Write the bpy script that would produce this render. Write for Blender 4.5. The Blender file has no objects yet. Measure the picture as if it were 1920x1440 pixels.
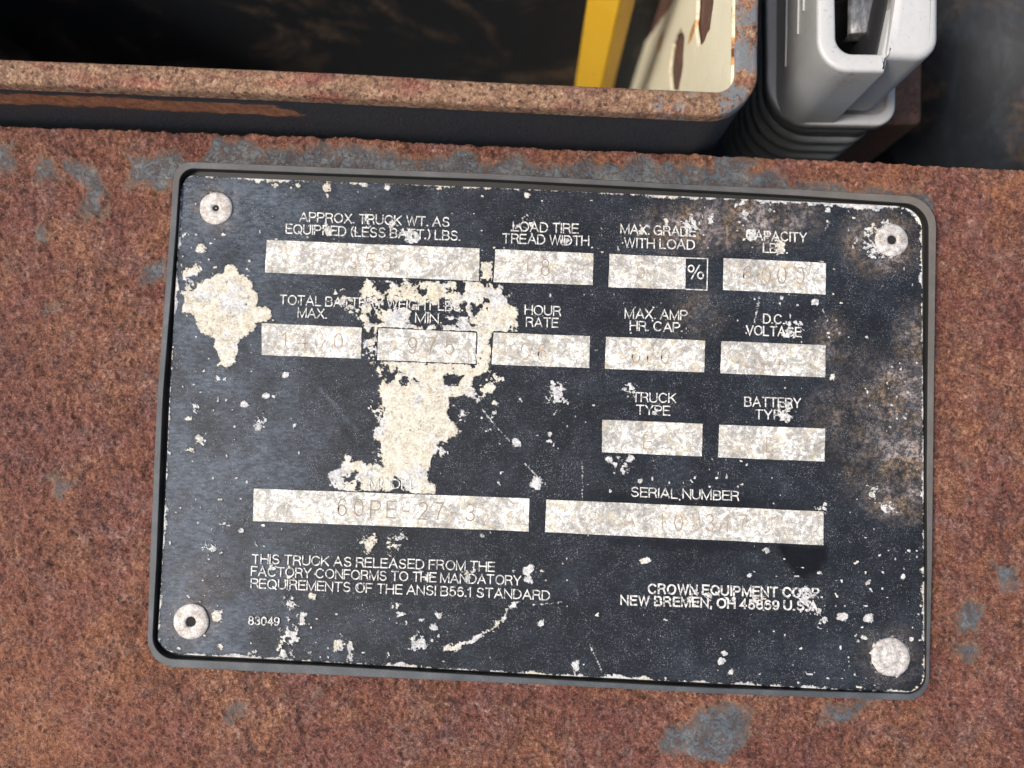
import bpy, math
import numpy as np
from mathutils import Matrix, Vector

# ------------------------------------------------------------------ camera, sky, sun, exposure
MM = 0.001                                   # everything below is laid out in millimetres
F_PX = 1442.0                                # focal length for a 1920 px wide frame
CAM = np.array([-3.2148, -0.9963, 143.071])
ROT = np.array([[0.999, -0.0401, 0.0196], [0.0412, 0.9972, -0.0619], [-0.0171, 0.0626, 0.9979]])
_u, _s, _v = np.linalg.svd(ROT); ROT = _u @ _v

sc = bpy.context.scene
cd = bpy.data.cameras.new('camera'); cam = bpy.data.objects.new('camera', cd)
sc.collection.objects.link(cam); sc.camera = cam
cam.matrix_world = Matrix.Translation(Vector(CAM * MM)) @ Matrix(ROT.tolist()).to_4x4()
cd.sensor_width = 36.0; cd.lens = F_PX * 36.0 / 1920.0
cd.clip_start = 0.005; cd.clip_end = 20.0
cd.dof.use_dof = True; cd.dof.focus_distance = 0.1415; cd.dof.aperture_fstop = 10.0

SUN_EL, SUN_AZ = math.radians(55), math.radians(193)   # azimuth of the sun seen from the plate, from +X counter-clockwise
world = bpy.data.worlds.new('World'); sc.world = world; world.use_nodes = True
wt = world.node_tree; wt.nodes.clear()
sky = wt.nodes.new('ShaderNodeTexSky'); sky.sky_type = 'NISHITA'; sky.sun_disc = False
sky.sun_elevation = SUN_EL; sky.sun_rotation = math.radians(90) - SUN_AZ
sky.altitude = 100; sky.air_density = 1.0; sky.dust_density = 6.0
bg = wt.nodes.new('ShaderNodeBackground'); bg.inputs['Strength'].default_value = 0.15
wo = wt.nodes.new('ShaderNodeOutputWorld')
wt.links.new(sky.outputs[0], bg.inputs[0]); wt.links.new(bg.outputs[0], wo.inputs[0])
sd_ = bpy.data.lights.new('sun', 'SUN'); sun = bpy.data.objects.new('sun', sd_); sc.collection.objects.link(sun)
sd_.energy = 2.6; sd_.angle = math.radians(14); sd_.color = (1.0, 0.95, 0.88)
_d = Vector((math.cos(SUN_EL) * math.cos(SUN_AZ), math.cos(SUN_EL) * math.sin(SUN_AZ), math.sin(SUN_EL)))
sun.rotation_euler = _d.to_track_quat('Z', 'Y').to_euler(); sun.location = _d * 2
sc.view_settings.view_transform = 'Standard'; sc.view_settings.look = 'None'
sc.view_settings.gamma = 1.0; sc.view_settings.use_curve_mapping = False
sc.view_settings.exposure = 0.42

# ------------------------------------------------------------------ helpers
rng = np.random.default_rng(7)

def rays(px):
    px = np.atleast_2d(np.asarray(px, float))
    d = np.stack([(px[:, 0] - 960) / F_PX, -(px[:, 1] - 720) / F_PX, -np.ones(len(px))], 1)
    return d @ ROT.T

def P(px, z):
    """measured photo positions -> points on the level plane at height z (mm)"""
    d = rays(px); z = np.broadcast_to(np.asarray(z, float), (len(d),))
    t = (z - CAM[2]) / d[:, 2]
    r = CAM + d * t[:, None]; r[:, 2] = z
    return r

def PX(px, X):
    """... on the upright plane x = X"""
    d = rays(px); t = (X - CAM[0]) / d[:, 0]
    return CAM + d * t[:, None]

def PY(px, Y):
    d = rays(px); t = (Y - CAM[1]) / d[:, 1]
    return CAM + d * t[:, None]

ORI = {}
def origin_of(o):
    v = np.zeros(3)
    while o is not None:
        v = v + ORI.get(o.name, np.zeros(3)); o = o.parent
    return v

def mk(name, verts, faces, mat, parent=None, loc=None, smooth=False, attrs=None):
    """one mesh object; verts are world millimetres"""
    verts = np.asarray(verts, float)
    base = origin_of(parent) if parent else np.zeros(3)
    off = np.zeros(3) if (loc is None) else np.asarray(loc, float) - base
    me = bpy.data.meshes.new(name)
    co = (verts - base - off) * MM
    if isinstance(faces, np.ndarray) and faces.ndim == 2:
        k = faces.shape[1]
        me.vertices.add(len(co)); me.vertices.foreach_set('co', co.astype(np.float32).ravel())
        me.loops.add(faces.size); me.loops.foreach_set('vertex_index', faces.astype(np.int32).ravel())
        me.polygons.add(len(faces))
        me.polygons.foreach_set('loop_start', np.arange(0, faces.size, k, dtype=np.int32))
        me.update(calc_edges=True)
    else:
        me.from_pydata(co.tolist(), [], [list(map(int, f)) for f in faces]); me.update()
    if attrs:
        for k2, v in attrs.items():
            a = me.attributes.new(k2, 'FLOAT', 'POINT'); a.data.foreach_set('value', np.asarray(v, np.float32))
    if smooth:
        me.polygons.foreach_set('use_smooth', np.ones(len(me.polygons), bool))
    me.materials.append(mat)
    o = bpy.data.objects.new(name, me); sc.collection.objects.link(o)
    o.location = Vector(off * MM); o.parent = parent; ORI[o.name] = off
    return o

def thing(name, label, cat, loc, group=None):
    o = bpy.data.objects.new(name, None); sc.collection.objects.link(o)
    o.empty_display_size = 0.005; o.location = Vector(np.asarray(loc, float) * MM); ORI[o.name] = np.asarray(loc, float)
    o['label'] = label; o['category'] = cat
    if group: o['group'] = group
    return o

def fix_normals(o):
    import bmesh
    bm = bmesh.new(); bm.from_mesh(o.data); bmesh.ops.recalc_face_normals(bm, faces=bm.faces); bm.to_mesh(o.data); bm.free()
    return o

# --- smooth lattice noise
def vnoise(x, y, seed):
    xi = np.floor(x).astype(np.int64); yi = np.floor(y).astype(np.int64)
    fx = x - xi; fy = y - yi
    fx = fx * fx * fx * (fx * (fx * 6 - 15) + 10); fy = fy * fy * fy * (fy * (fy * 6 - 15) + 10)
    def h(a, b):
        n = (a * 374761393 + b * 668265263 + seed * 974711) & 0xffffffff
        n = ((n ^ (n >> 13)) * 1274126177) & 0xffffffff
        n = ((n ^ (n >> 16)) * 2246822519) & 0xffffffff
        return ((n ^ (n >> 15)) & 0xffff) / 65535.0
    a = h(xi, yi); b = h(xi + 1, yi); c = h(xi, yi + 1); d = h(xi + 1, yi + 1)
    return (a * (1 - fx) + b * fx) * (1 - fy) + (c * (1 - fx) + d * fx) * fy

def fbm(x, y, size, seed, octv=4, gain=0.5):
    """about -1 .. 1, features of the given size"""
    s = 0; amp = 1; tot = 0
    for i in range(octv):
        s = s + amp * (vnoise(x / size + 17.3 * i, y / size - 9.1 * i, seed + i) * 2 - 1); tot += amp
        amp *= gain; size *= 0.5
    return s / tot * 1.6

def sdpoly(x, y, poly):
    """signed distance, positive inside"""
    p = np.asarray(poly, float); q = np.roll(p, -1, 0)
    d2 = np.full(x.shape, 1e18); ins = np.zeros(x.shape, bool)
    for (ax, ay), (bx, by) in zip(p, q):
        ex, ey = bx - ax, by - ay
        t = np.clip(((x - ax) * ex + (y - ay) * ey) / (ex * ex + ey * ey + 1e-9), 0, 1)
        d2 = np.minimum(d2, (x - ax - t * ex) ** 2 + (y - ay - t * ey) ** 2)
        c = ((ay > y) != (by > y)) & (x < (bx - ax) * (y - ay) / ((by - ay) + 1e-12) + ax)
        ins ^= c
    d = np.sqrt(d2)
    return np.where(ins, d, -d)

def sdseg(x, y, a, b, r):
    ex, ey = b[0] - a[0], b[1] - a[1]
    t = np.clip(((x - a[0]) * ex + (y - a[1]) * ey) / (ex * ex + ey * ey), 0, 1)
    return r - np.hypot(x - a[0] - t * ex, y - a[1] - t * ey)

sstep = lambda a, b, x: (lambda t: t * t * (3 - 2 * t))(np.clip((x - a) / (b - a), 0, 1))

# --- closed outlines with rounded corners
def edge_pts(line, n):
    p = np.asarray(line, float); s = np.r_[0, np.cumsum(np.hypot(*np.diff(p, axis=0).T))]
    t = np.linspace(0, s[-1], n)
    return np.stack([np.interp(t, s, p[:, 0]), np.interp(t, s, p[:, 1])], 1)

def rloop(corners, radii, ne=24, nc=10, mids=None):
    """outline through the corner points, rounded; mids[i] = extra points between corner i and i+1"""
    c = [np.asarray(q, float) for q in corners]; n = len(c); out = []
    lines = []
    for i in range(n):
        lines.append([c[i]] + [np.asarray(m, float) for m in (mids[i] if mids else [])] + [c[(i + 1) % n]])
    st, en = [], []
    for i in range(n):
        a, b = lines[i][0], lines[i][1]; e = (b - a) / np.linalg.norm(b - a); st.append(a + e * radii[i])
        a, b = lines[i][-1], lines[i][-2]; e = (b - a) / np.linalg.norm(b - a); en.append(a + e * radii[(i + 1) % n])
    for i in range(n):
        p0, p1, p2 = en[i - 1], c[i], st[i]
        # circular-looking corner: cubic with 0.55 handles
        h0 = p0 + (p1 - p0) * 0.5523; h1 = p2 + (p1 - p2) * 0.5523
        for t in np.linspace(0, 1, nc):
            out.append((1 - t) ** 3 * p0 + 3 * (1 - t) ** 2 * t * h0 + 3 * (1 - t) * t * t * h1 + t ** 3 * p2)
        e = edge_pts([st[i]] + lines[i][1:-1] + [en[i]], ne)
        out += list(e[1:-1])
    return np.array(out)

def inset(loop, d):
    """move a closed xy loop inwards by d"""
    p = np.asarray(loop, float)[:, :2]
    t = np.roll(p, -1, 0) - np.roll(p, 1, 0); t /= np.linalg.norm(t, axis=1)[:, None] + 1e-12
    nrm = np.stack([-t[:, 1], t[:, 0]], 1)
    area = 0.5 * np.sum(p[:, 0] * np.roll(p[:, 1], -1) - np.roll(p[:, 0], -1) * p[:, 1])
    return p + nrm * d * (1 if area > 0 else -1)

def at(loop, z): return np.c_[np.asarray(loop)[:, :2], np.full(len(loop), float(z))]

def loft(rings, cap_a=False, cap_b=False):
    n = len(rings[0]); v = np.concatenate(rings); f = []
    for k in range(len(rings) - 1):
        for i in range(n):
            j = (i + 1) % n
            f.append((k * n + i, k * n + j, (k + 1) * n + j, (k + 1) * n + i))
    if cap_a: f.append(tuple(range(n))[::-1])
    if cap_b: f.append(tuple(range((len(rings) - 1) * n, len(rings) * n)))
    return v, f

def grid_faces(nu, nv):
    i = np.arange(nu * nv).reshape(nv, nu)
    return np.stack([i[:-1, :-1], i[1:, :-1], i[1:, 1:], i[:-1, 1:]], -1).reshape(-1, 4)

# --- node materials
class NT:
    def __init__(s, name):
        s.m = bpy.data.materials.new(name); s.m.use_nodes = True; s.t = s.m.node_tree
        s.b = s.t.nodes['Principled BSDF']; s._p = None
    def n(s, k, **kw):
        nd = s.t.nodes.new(k)
        for a, b in kw.items(): setattr(nd, a, b)
        return nd
    def put(s, sock, v):
        if isinstance(v, bpy.types.NodeSocket): s.t.links.new(v, sock)
        elif isinstance(v, (tuple, list)): sock.default_value = tuple(v) + ((1.0,) if len(v) == 3 and len(sock.default_value) == 4 else ())
        else: sock.default_value = v
    def pos(s):
        if s._p is None:
            g = s.n('ShaderNodeNewGeometry'); v = s.n('ShaderNodeVectorMath', operation='SCALE')
            s.t.links.new(g.outputs['Position'], v.inputs[0]); v.inputs['Scale'].default_value = 1000.0
            s._p = v.outputs[0]
        return s._p
    def stretch(s, v):
        m = s.n('ShaderNodeVectorMath', operation='MULTIPLY'); s.put(m.inputs[0], s.pos()); s.put(m.inputs[1], v); return m.outputs[0]
    def noise(s, scale, detail=3, rough=0.55, dist=0.0, vec=None, off=0):
        nd = s.n('ShaderNodeTexNoise'); v = vec or s.pos()
        if off:
            a = s.n('ShaderNodeVectorMath', operation='ADD'); s.put(a.inputs[0], v); a.inputs[1].default_value = (off, off * 1.7, off * 0.3); v = a.outputs[0]
        s.put(nd.inputs['Vector'], v); s.put(nd.inputs['Scale'], scale); s.put(nd.inputs['Detail'], detail)
        s.put(nd.inputs['Roughness'], rough); s.put(nd.inputs['Distortion'], dist)
        return nd.outputs['Fac']
    def voro(s, scale, out='Distance', feature='F1'):
        nd = s.n('ShaderNodeTexVoronoi', feature=feature); s.put(nd.inputs['Vector'], s.warped()); s.put(nd.inputs['Scale'], scale); return nd.outputs[out]
    def warped(s):
        if not hasattr(s, '_w'):
            nd = s.n('ShaderNodeTexNoise'); s.put(nd.inputs['Vector'], s.pos()); s.put(nd.inputs['Scale'], 2.0); s.put(nd.inputs['Detail'], 3)
            a = s.n('ShaderNodeVectorMath', operation='SCALE'); s.put(a.inputs[0], nd.outputs['Color']); a.inputs['Scale'].default_value = 0.32
            b = s.n('ShaderNodeVectorMath', operation='ADD'); s.put(b.inputs[0], a.outputs[0]); s.put(b.inputs[1], s.pos()); s._w = b.outputs[0]
        return s._w
    def attr(s, name):
        nd = s.n('ShaderNodeAttribute', attribute_name=name); return nd.outputs['Fac']
    def math(s, op, a, b=0.0, c=0.0, clamp=False):
        nd = s.n('ShaderNodeMath', operation=op, use_clamp=clamp); s.put(nd.inputs[0], a); s.put(nd.inputs[1], b)
        s.put(nd.inputs[2], c); return nd.outputs[0]
    def step(s, x, a, b):
        nd = s.n('ShaderNodeMapRange', interpolation_type='SMOOTHSTEP'); s.put(nd.inputs[0], x); s.put(nd.inputs[1], a); s.put(nd.inputs[2], b)
        return nd.outputs[0]
    def mix(s, f, a, b, blend='MIX'):
        nd = s.n('ShaderNodeMix', data_type='RGBA', blend_type=blend); s.put(nd.inputs[0], f); s.put(nd.inputs[6], a); s.put(nd.inputs[7], b); return nd.outputs[2]
    def mixf(s, f, a, b):
        nd = s.n('ShaderNodeMix', data_type='FLOAT'); s.put(nd.inputs[0], f); s.put(nd.inputs[2], a); s.put(nd.inputs[3], b); return nd.outputs[0]
    def ramp(s, f, stops):
        nd = s.n('ShaderNodeValToRGB'); cr = nd.color_ramp
        while len(cr.elements) > 1: cr.elements.remove(cr.elements[-1])
        for k, (p, c) in enumerate(stops):
            e = cr.elements[0] if k == 0 else cr.elements.new(p); e.position = p; e.color = tuple(c) + (1,)
        s.put(nd.inputs[0], f); return nd.outputs[0]
    def bump(s, h, dist_mm, strength=1.0):
        nd = s.n('ShaderNodeBump'); s.put(nd.inputs['Height'], h); nd.inputs['Distance'].default_value = dist_mm * MM
        s.put(nd.inputs['Strength'], strength); s.t.links.new(nd.outputs[0], s.b.inputs['Normal'])
    def out(s, color=None, rough=None, metal=None, spec=None):
        if color is not None: s.put(s.b.inputs['Base Color'], color)
        if rough is not None: s.put(s.b.inputs['Roughness'], rough)
        if metal is not None: s.put(s.b.inputs['Metallic'], metal)
        if spec is not None: s.put(s.b.inputs['Specular IOR Level'], spec)
        return s.m

# ------------------------------------------------------------------ materials
def rust_colour(t, pale=0.0):
    big = t.noise(0.055, 4, 0.6, 0.6); mid = t.noise(0.50, 5, 0.68, 0.5, off=31); fine = t.noise(1.6, 5, 0.76, 0.6, off=11); grit = t.noise(4.0, 3, 0.65, off=5)
    k = t.math('ADD', t.math('MULTIPLY', mid, 0.30), t.math('ADD', t.math('MULTIPLY', fine, 0.44), t.math('MULTIPLY', grit, 0.26)))
    k = t.math('ADD', t.math('MULTIPLY', t.math('SUBTRACT', k, 0.5), 2.1), 0.46)
    g1 = t.voro(1.7, 'Color'); g2 = t.voro(3.4, 'Color'); gm = t.n('ShaderNodeRGBToBW'); t.put(gm.inputs[0], g1); gn = t.n('ShaderNodeRGBToBW'); t.put(gn.inputs[0], g2)
    k = t.math('ADD', k, t.math('ADD', t.math('MULTIPLY', t.math('SUBTRACT', gm.outputs[0], 0.5), 0.20), t.math('MULTIPLY', t.math('SUBTRACT', gn.outputs[0], 0.5), 0.24)))
    kk = t.math('ADD', k, t.math('MULTIPLY', t.math('SUBTRACT', t.noise(0.10, 4, 0.65, 0.5, off=260), 0.5), 0.36))
    red = t.ramp(kk, [(0.20, (0.034, 0.011, 0.008)), (0.36, (0.118, 0.034, 0.021)), (0.52, (0.212, 0.080, 0.053)), (0.68, (0.305, 0.148, 0.110)), (0.92, (0.60, 0.42, 0.35))])
    ora = t.ramp(kk, [(0.20, (0.042, 0.014, 0.008)), (0.38, (0.150, 0.056, 0.028)), (0.56, (0.290, 0.130, 0.066)), (0.76, (0.52, 0.31, 0.18))])
    pur = t.ramp(kk, [(0.20, (0.045, 0.022, 0.021)), (0.40, (0.130, 0.070, 0.062)), (0.58, (0.245, 0.150, 0.132)), (0.82, (0.54, 0.42, 0.38))])
    c = t.mix(t.math('MULTIPLY', t.step(big, 0.42, 0.62), 0.85), red, ora)
    pm = t.noise(0.17, 5, 0.68, 0.6, off=77)
    c = t.mix(t.math('MULTIPLY', t.step(pm, 0.46, 0.70), 0.6), c, pur)
    hot = t.noise(0.30, 5, 0.7, 0.4, off=140)
    c = t.mix(t.math('MULTIPLY', t.step(hot, 0.62, 0.76), 0.6), c, t.mix(fine, (0.16, 0.045, 0.014), (0.44, 0.170, 0.050)))
    dk = t.noise(0.32, 6, 0.80, 1.0, off=201)
    c = t.mix(t.math('MULTIPLY', t.step(dk, 0.58, 0.66), 0.80), c, (0.046, 0.015, 0.010))
    sm = t.noise(0.23, 6, 0.75, 0.7, off=333)
    c = t.mix(t.math('MULTIPLY', t.step(sm, 0.56, 0.70), 0.5), c, t.mix(fine, (0.085, 0.070, 0.055), (0.27, 0.235, 0.19)))
    pv = t.math('MULTIPLY', t.step(t.math('ADD', t.voro(0.62), t.math('MULTIPLY', t.math('SUBTRACT', fine, .5), .55)), 0.30, 0.12), t.step(t.noise(0.22, 4, .65, off=410), 0.42, 0.54))
    c = t.mix(t.math('MULTIPLY', pv, 0.8), c, t.mix(grit, (0.020, 0.006, 0.004), (0.095, 0.030, 0.020)))
    k = t.math('SUBTRACT', k, t.math('MULTIPLY', pv, 0.5))
    c = t.mix(1.0, c, (0.96, 0.90, 0.88), 'MULTIPLY')
    return c, k, fine, grit

def mat_panel():
    t = NT('rusted_panel')
    c, k, fine, grit = rust_colour(t)
    paint = t.attr('paint')
    edge = t.math('ADD', paint, t.math('MULTIPLY', t.math('SUBTRACT', t.noise(0.8, 6, 0.78, 0.3), 0.5), 1.15))
    m = t.math('MULTIPLY', t.step(edge, 0.36, 0.76), t.math('SUBTRACT', 1.0, t.math('MULTIPLY', t.step(t.noise(1.0, 6, 0.8, 0.6, off=300), 0.47, 0.66), 0.9)))
    pn = t.noise(0.25, 4, 0.6, off=9)
    pc = t.ramp(t.math('ADD', t.math('MULTIPLY', pn, .7), t.math('MULTIPLY', t.noise(4, 2, .6), .3)), [(0.35, (0.034, 0.042, 0.050)), (0.52, (0.072, 0.084, 0.094)), (0.68, (0.150, 0.155, 0.145))])
    # yellow-grey dirt ring where the paint is lifting
    ring = t.math('MULTIPLY', t.step(edge, 0.34, 0.46), t.math('SUBTRACT', 1.0, m))
    c = t.mix(t.math('MULTIPLY', ring, 0.5), c, (0.235, 0.165, 0.105))
    orange = t.math('MULTIPLY', t.attr('orange'), t.step(fine, 0.40, 0.58))
    c = t.mix(t.math('MULTIPLY', orange, 0.55), c, (0.40, 0.150, 0.055))
    glint = t.step(t.voro(2.4), 0.17, 0.07)
    glint = t.math('MULTIPLY', glint, t.step(t.noise(0.8, 2, .6, off=60), 0.46, 0.58))
    c = t.mix(t.math('MULTIPLY', glint, 0.8), c, (0.66, 0.56, 0.51))
    col = t.mix(m, c, pc)
    rough = t.mixf(m, t.mixf(glint, 0.80, 0.25), t.mixf(t.step(pn, .4, .65), 0.38, 0.62))
    h = t.math('ADD', t.math('MULTIPLY', k, t.mixf(m, 1.0, 0.25)), t.math('MULTIPLY', m, 0.10))
    t.bump(h, 0.75, 1.0)
    return t.out(col, rough, 0.0, 0.5)

def mat_plate():
    t = NT('plate_black_paint')
    n5 = t.noise(5.5, 2, 0.6); n1 = t.noise(0.35, 4, 0.6, off=3); nh = t.noise(1.0, 4, 0.65, vec=t.stretch((0.8, 1.9, 1)), off=8)
    scuff_sheen = t.attr('scuff_sheen')
    base = t.mix(n1, (0.0060, 0.0072, 0.0095), (0.0135, 0.0155, 0.0195))
    haze = t.math('MULTIPLY', scuff_sheen, t.math('ADD', 0.25, t.math('MULTIPLY', t.step(nh, 0.30, 0.72), 0.75)))
    base = t.mix(haze, base, (0.088, 0.108, 0.136))  # sky sheen painted as blue-grey haze, mixed with scuff strokes
    # rubbed grain: pale pin-prick specks all over the paint
    sp = t.math('ADD', t.step(t.noise(6.0, 1, 0.5, off=21), 0.635, 0.70), t.math('MULTIPLY', t.step(t.noise(3.1, 2, 0.6, off=41), 0.64, 0.70), 0.8), clamp=True)
    sp = t.math('MULTIPLY', sp, t.math('ADD', 0.30, t.math('MULTIPLY', t.step(n1, 0.42, 0.66), 0.70)))
    sp = t.math('MULTIPLY', sp, t.math('SUBTRACT', 1.0, t.attr('clean')))
    base = t.mix(t.math('MULTIPLY', sp, 0.50), base, (0.36, 0.38, 0.41))
    base = t.mix(t.math('MULTIPLY', t.attr('clean'), 0.9), base, (0.004, 0.004, 0.005))
    # rusty dust blown on to the right-hand side
    st = t.math('MULTIPLY', t.attr('stain'), t.math('ADD', 0.12, t.step(t.noise(1.3, 5, 0.75, off=14), 0.42, 0.66)), clamp=True)
    stc = t.mix(t.step(t.noise(0.22, 3, .6, off=90), .42, .6), (0.36, 0.255, 0.16), (0.50, 0.42, 0.39))
    base = t.mix(t.math('MULTIPLY', st, 0.58), base, stc)
    # corrosion crust
    cr = t.attr('corr')
    fine = t.noise(2.4, 5, 0.72, off=51)
    e = t.math('ADD', cr, t.math('MULTIPLY', t.math('SUBTRACT', fine, 0.5), 1.0))
    m = t.step(e, 0.46, 0.55)
    cream = t.attr('cream')
    g1 = t.noise(0.55, 6, 0.75, 0.6, off=66); g2 = t.noise(2.2, 5, 0.75, 0.4, off=70)
    gg = t.math('ADD', t.math('MULTIPLY', t.math('SUBTRACT', t.math('ADD', t.math('MULTIPLY', g1, .45), t.math('MULTIPLY', g2, .55)), 0.5), 1.7), 0.5)
    creamc = t.ramp(gg, [(0.26, (0.22, 0.185, 0.13)), (0.38, (0.40, 0.36, 0.28)), (0.54, (0.545, 0.515, 0.425)), (0.74, (0.72, 0.70, 0.64))])
    greyc = t.ramp(gg, [(0.26, (0.20, 0.20, 0.205)), (0.42, (0.35, 0.35, 0.35)), (0.58, (0.56, 0.555, 0.54)), (0.76, (0.76, 0.75, 0.725))])
    gf = t.math('ADD', t.math('SUBTRACT', 1.0, cream), t.math('MULTIPLY', t.math('SUBTRACT', t.noise(0.42, 6, 0.78, 0.6, off=99), 0.5), 2.4))
    cc = t.mix(t.step(gf, 0.34, 0.62), creamc, greyc)
    ye = t.step(t.noise(0.36, 5, 0.7, 0.3, off=133), 0.60, 0.72)
    cc = t.mix(t.math('MULTIPLY', t.math('MULTIPLY', ye, cream), 0.55), cc, (0.60, 0.42, 0.18))
    pit = t.math('MULTIPLY', t.step(t.noise(1.3, 6, 0.82, 0.7, off=120), 0.585, 0.64), 0.9)
    cc = t.mix(pit, cc, (0.040, 0.042, 0.05))
    col = t.mix(m, base, cc)
    rough = t.mixf(m, t.mixf(haze, t.mixf(n5, 0.30, 0.46), 0.50), 0.88)
    h = t.math('ADD', t.math('MULTIPLY', m, t.math('ADD', 0.45, t.math('MULTIPLY', g2, 0.9))), t.math('MULTIPLY', n5, 0.10))
    t.bump(h, 0.20, 1.0)
    return t.out(col, rough, 0.0, 0.10)

def mat_alu():
    t = NT('bare_aluminium_oxidised')
    a = t.noise(0.28, 6, 0.75, 0.8, off=7); b = t.noise(1.2, 6, 0.80, 0.6); c = t.noise(5.0, 2, 0.6, vec=t.stretch((1, 1.6, 1)))
    k = t.math('ADD', t.math('MULTIPLY', a, 0.36), t.math('ADD', t.math('MULTIPLY', b, 0.44), t.math('MULTIPLY', c, 0.20)))
    k = t.math('ADD', t.math('MULTIPLY', t.math('SUBTRACT', k, 0.5), 2.6), 0.50)
    col = t.ramp(k, [(0.20, (0.15, 0.142, 0.125)), (0.42, (0.27, 0.262, 0.24)), (0.53, (0.40, 0.39, 0.36)), (0.62, (0.66, 0.65, 0.61)), (0.76, (0.86, 0.85, 0.82))])
    yel = t.math('MULTIPLY', t.step(t.noise(0.40, 6, 0.75, 0.6, off=44), 0.50, 0.66), t.step(b, 0.62, 0.42))
    col = t.mix(t.math('MULTIPLY', yel, 0.8), col, (0.50, 0.41, 0.25))
    rs = t.step(t.noise(0.30, 6, 0.78, off=170), 0.66, 0.76)
    col = t.mix(t.math('MULTIPLY', rs, 0.6), col, (0.55, 0.32, 0.12))
    t.bump(k, 0.08, 0.8)
    return t.out(col, 0.62, 0.1, 0.5)

def mat_print():
    t = NT('raised_lettering')
    a = t.noise(1.8, 4, 0.7)
    col = t.ramp(a, [(0.35, (0.06, 0.06, 0.065)), (0.46, (0.36, 0.355, 0.34)), (0.60, (0.68, 0.67, 0.625))])
    return t.out(col, 0.6)

def mat_stamp(name='stamped_figures_faint', sh=0.04):
    t = NT(name)
    a = t.math('SUBTRACT', t.noise(0.45, 6, 0.78, off=12), sh)
    col = t.ramp(a, [(0.36, (0.20, 0.165, 0.125)), (0.46, (0.30, 0.22, 0.15)), (0.53, (0.44, 0.39, 0.32)), (0.60, (0.62, 0.60, 0.55))])
    t.bump(a, .05, .5)
    return t.out(col, 0.8)

def mat_rivet():
    t = NT('rivet_aluminium')
    a = t.noise(0.9, 5, 0.75, 0.4); b = t.noise(5, 3, 0.7)
    k = t.math('ADD', t.math('MULTIPLY', a, .6), t.math('MULTIPLY', b, .4))
    col = t.ramp(k, [(0.33, (0.10, 0.075, 0.055)), (0.44, (0.30, 0.265, 0.23)), (0.54, (0.48, 0.46, 0.435)), (0.68, (0.74, 0.73, 0.71))])
    t.bump(k, 0.25, 0.9)
    return t.out(col, 0.6, 0.2)

def mat_frame():
    t = NT('frame_rubber')
    a = t.noise(0.18, 4, 0.6); b = t.noise(5, 3, 0.7)
    col = t.ramp(t.math('ADD', t.math('MULTIPLY', a, .5), t.math('MULTIPLY', b, .5)), [(0.36, (0.022, 0.026, 0.030)), (0.52, (0.044, 0.051, 0.057)), (0.70, (0.095, 0.102, 0.108))])
    d = t.math('MULTIPLY', t.attr('dust'), t.math('ADD', .45, t.math('MULTIPLY', t.noise(0.5, 4, 0.7, off=3), 1.0)))
    col = t.mix(t.math('MULTIPLY', d, 0.7, clamp=True), col, (0.170, 0.135, 0.098))
    col = t.mix(t.attr('groove_shade'), col, (0.012, 0.012, 0.011))  # recess shade painted in: inner wall and channel go near black
    t.bump(b, 0.06, 0.8)
    return t.out(col, 0.60)

def mat_rim():
    t = NT('rusted_rim')
    c, k, fine, grit = rust_colour(t)
    tan = t.ramp(k, [(0.22, (0.055, 0.026, 0.015)), (0.40, (0.150, 0.080, 0.043)), (0.56, (0.26, 0.155, 0.086)), (0.82, (0.46, 0.34, 0.22))])
    tm = t.math('MULTIPLY', t.step(t.noise(0.16, 4, 0.6, off=18, vec=t.stretch((0.5, 1.6, 1))), 0.32, 0.50), 0.9)
    c = t.mix(tm, c, tan)
    m = t.step(t.math('ADD', t.attr('paint'), t.math('MULTIPLY', t.math('SUBTRACT', t.noise(0.7, 5, .7), .5), 0.9)), 0.46, 0.56)
    pc = t.mix(fine, (0.07, 0.085, 0.10), (0.20, 0.205, 0.205))
    c = t.mix(m, c, pc)
    t.bump(k, 0.35, 0.8)
    return t.out(c, 0.78)

def mat_black(name, dirt=(0.10, 0.062, 0.036), amount=0.5, rough=0.42, seed=0, base=1.0, scale=.05, scuff_sheen=0):
    t = NT(name)
    a = t.noise(scale, 5, 0.65, 0.8, off=seed + 1); b = t.noise(0.6, 5, 0.7, off=seed + 2); c = t.noise(4, 2, .6)
    col = t.mix(b, tuple(x * base for x in (0.0055, 0.007, 0.0095)), tuple(x * base for x in (0.015, 0.018, 0.0225)))
    m = t.math('MULTIPLY', t.step(a, 0.50, 0.66), t.step(b, 0.30, 0.64))
    col = t.mix(t.math('MULTIPLY', m, amount), col, dirt)
    if scuff_sheen:
        col = t.mix(t.math('MULTIPLY', t.step(t.noise(0.10, 6, .75, .6, vec=t.stretch((1.6, .6, 1)), off=17), .48, .70), .6), col, (.026, .033, .044))  # soft sheen painted as lighter blue-grey streaks, along with scuffs
    sp = t.step(t.noise(1.9, 2, .6, off=seed + 9), 0.74, 0.78)
    col = t.mix(t.math('MULTIPLY', sp, 0.4), col, (0.2, 0.2, 0.2))
    t.bump(t.math('ADD', t.math('MULTIPLY', b, .6), t.math('MULTIPLY', c, .3)), 0.15, 0.6)
    return t.out(col, t.mixf(a, rough - 0.1, rough + 0.2), 0.0, 0.25 if scuff_sheen else 0.5)

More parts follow.
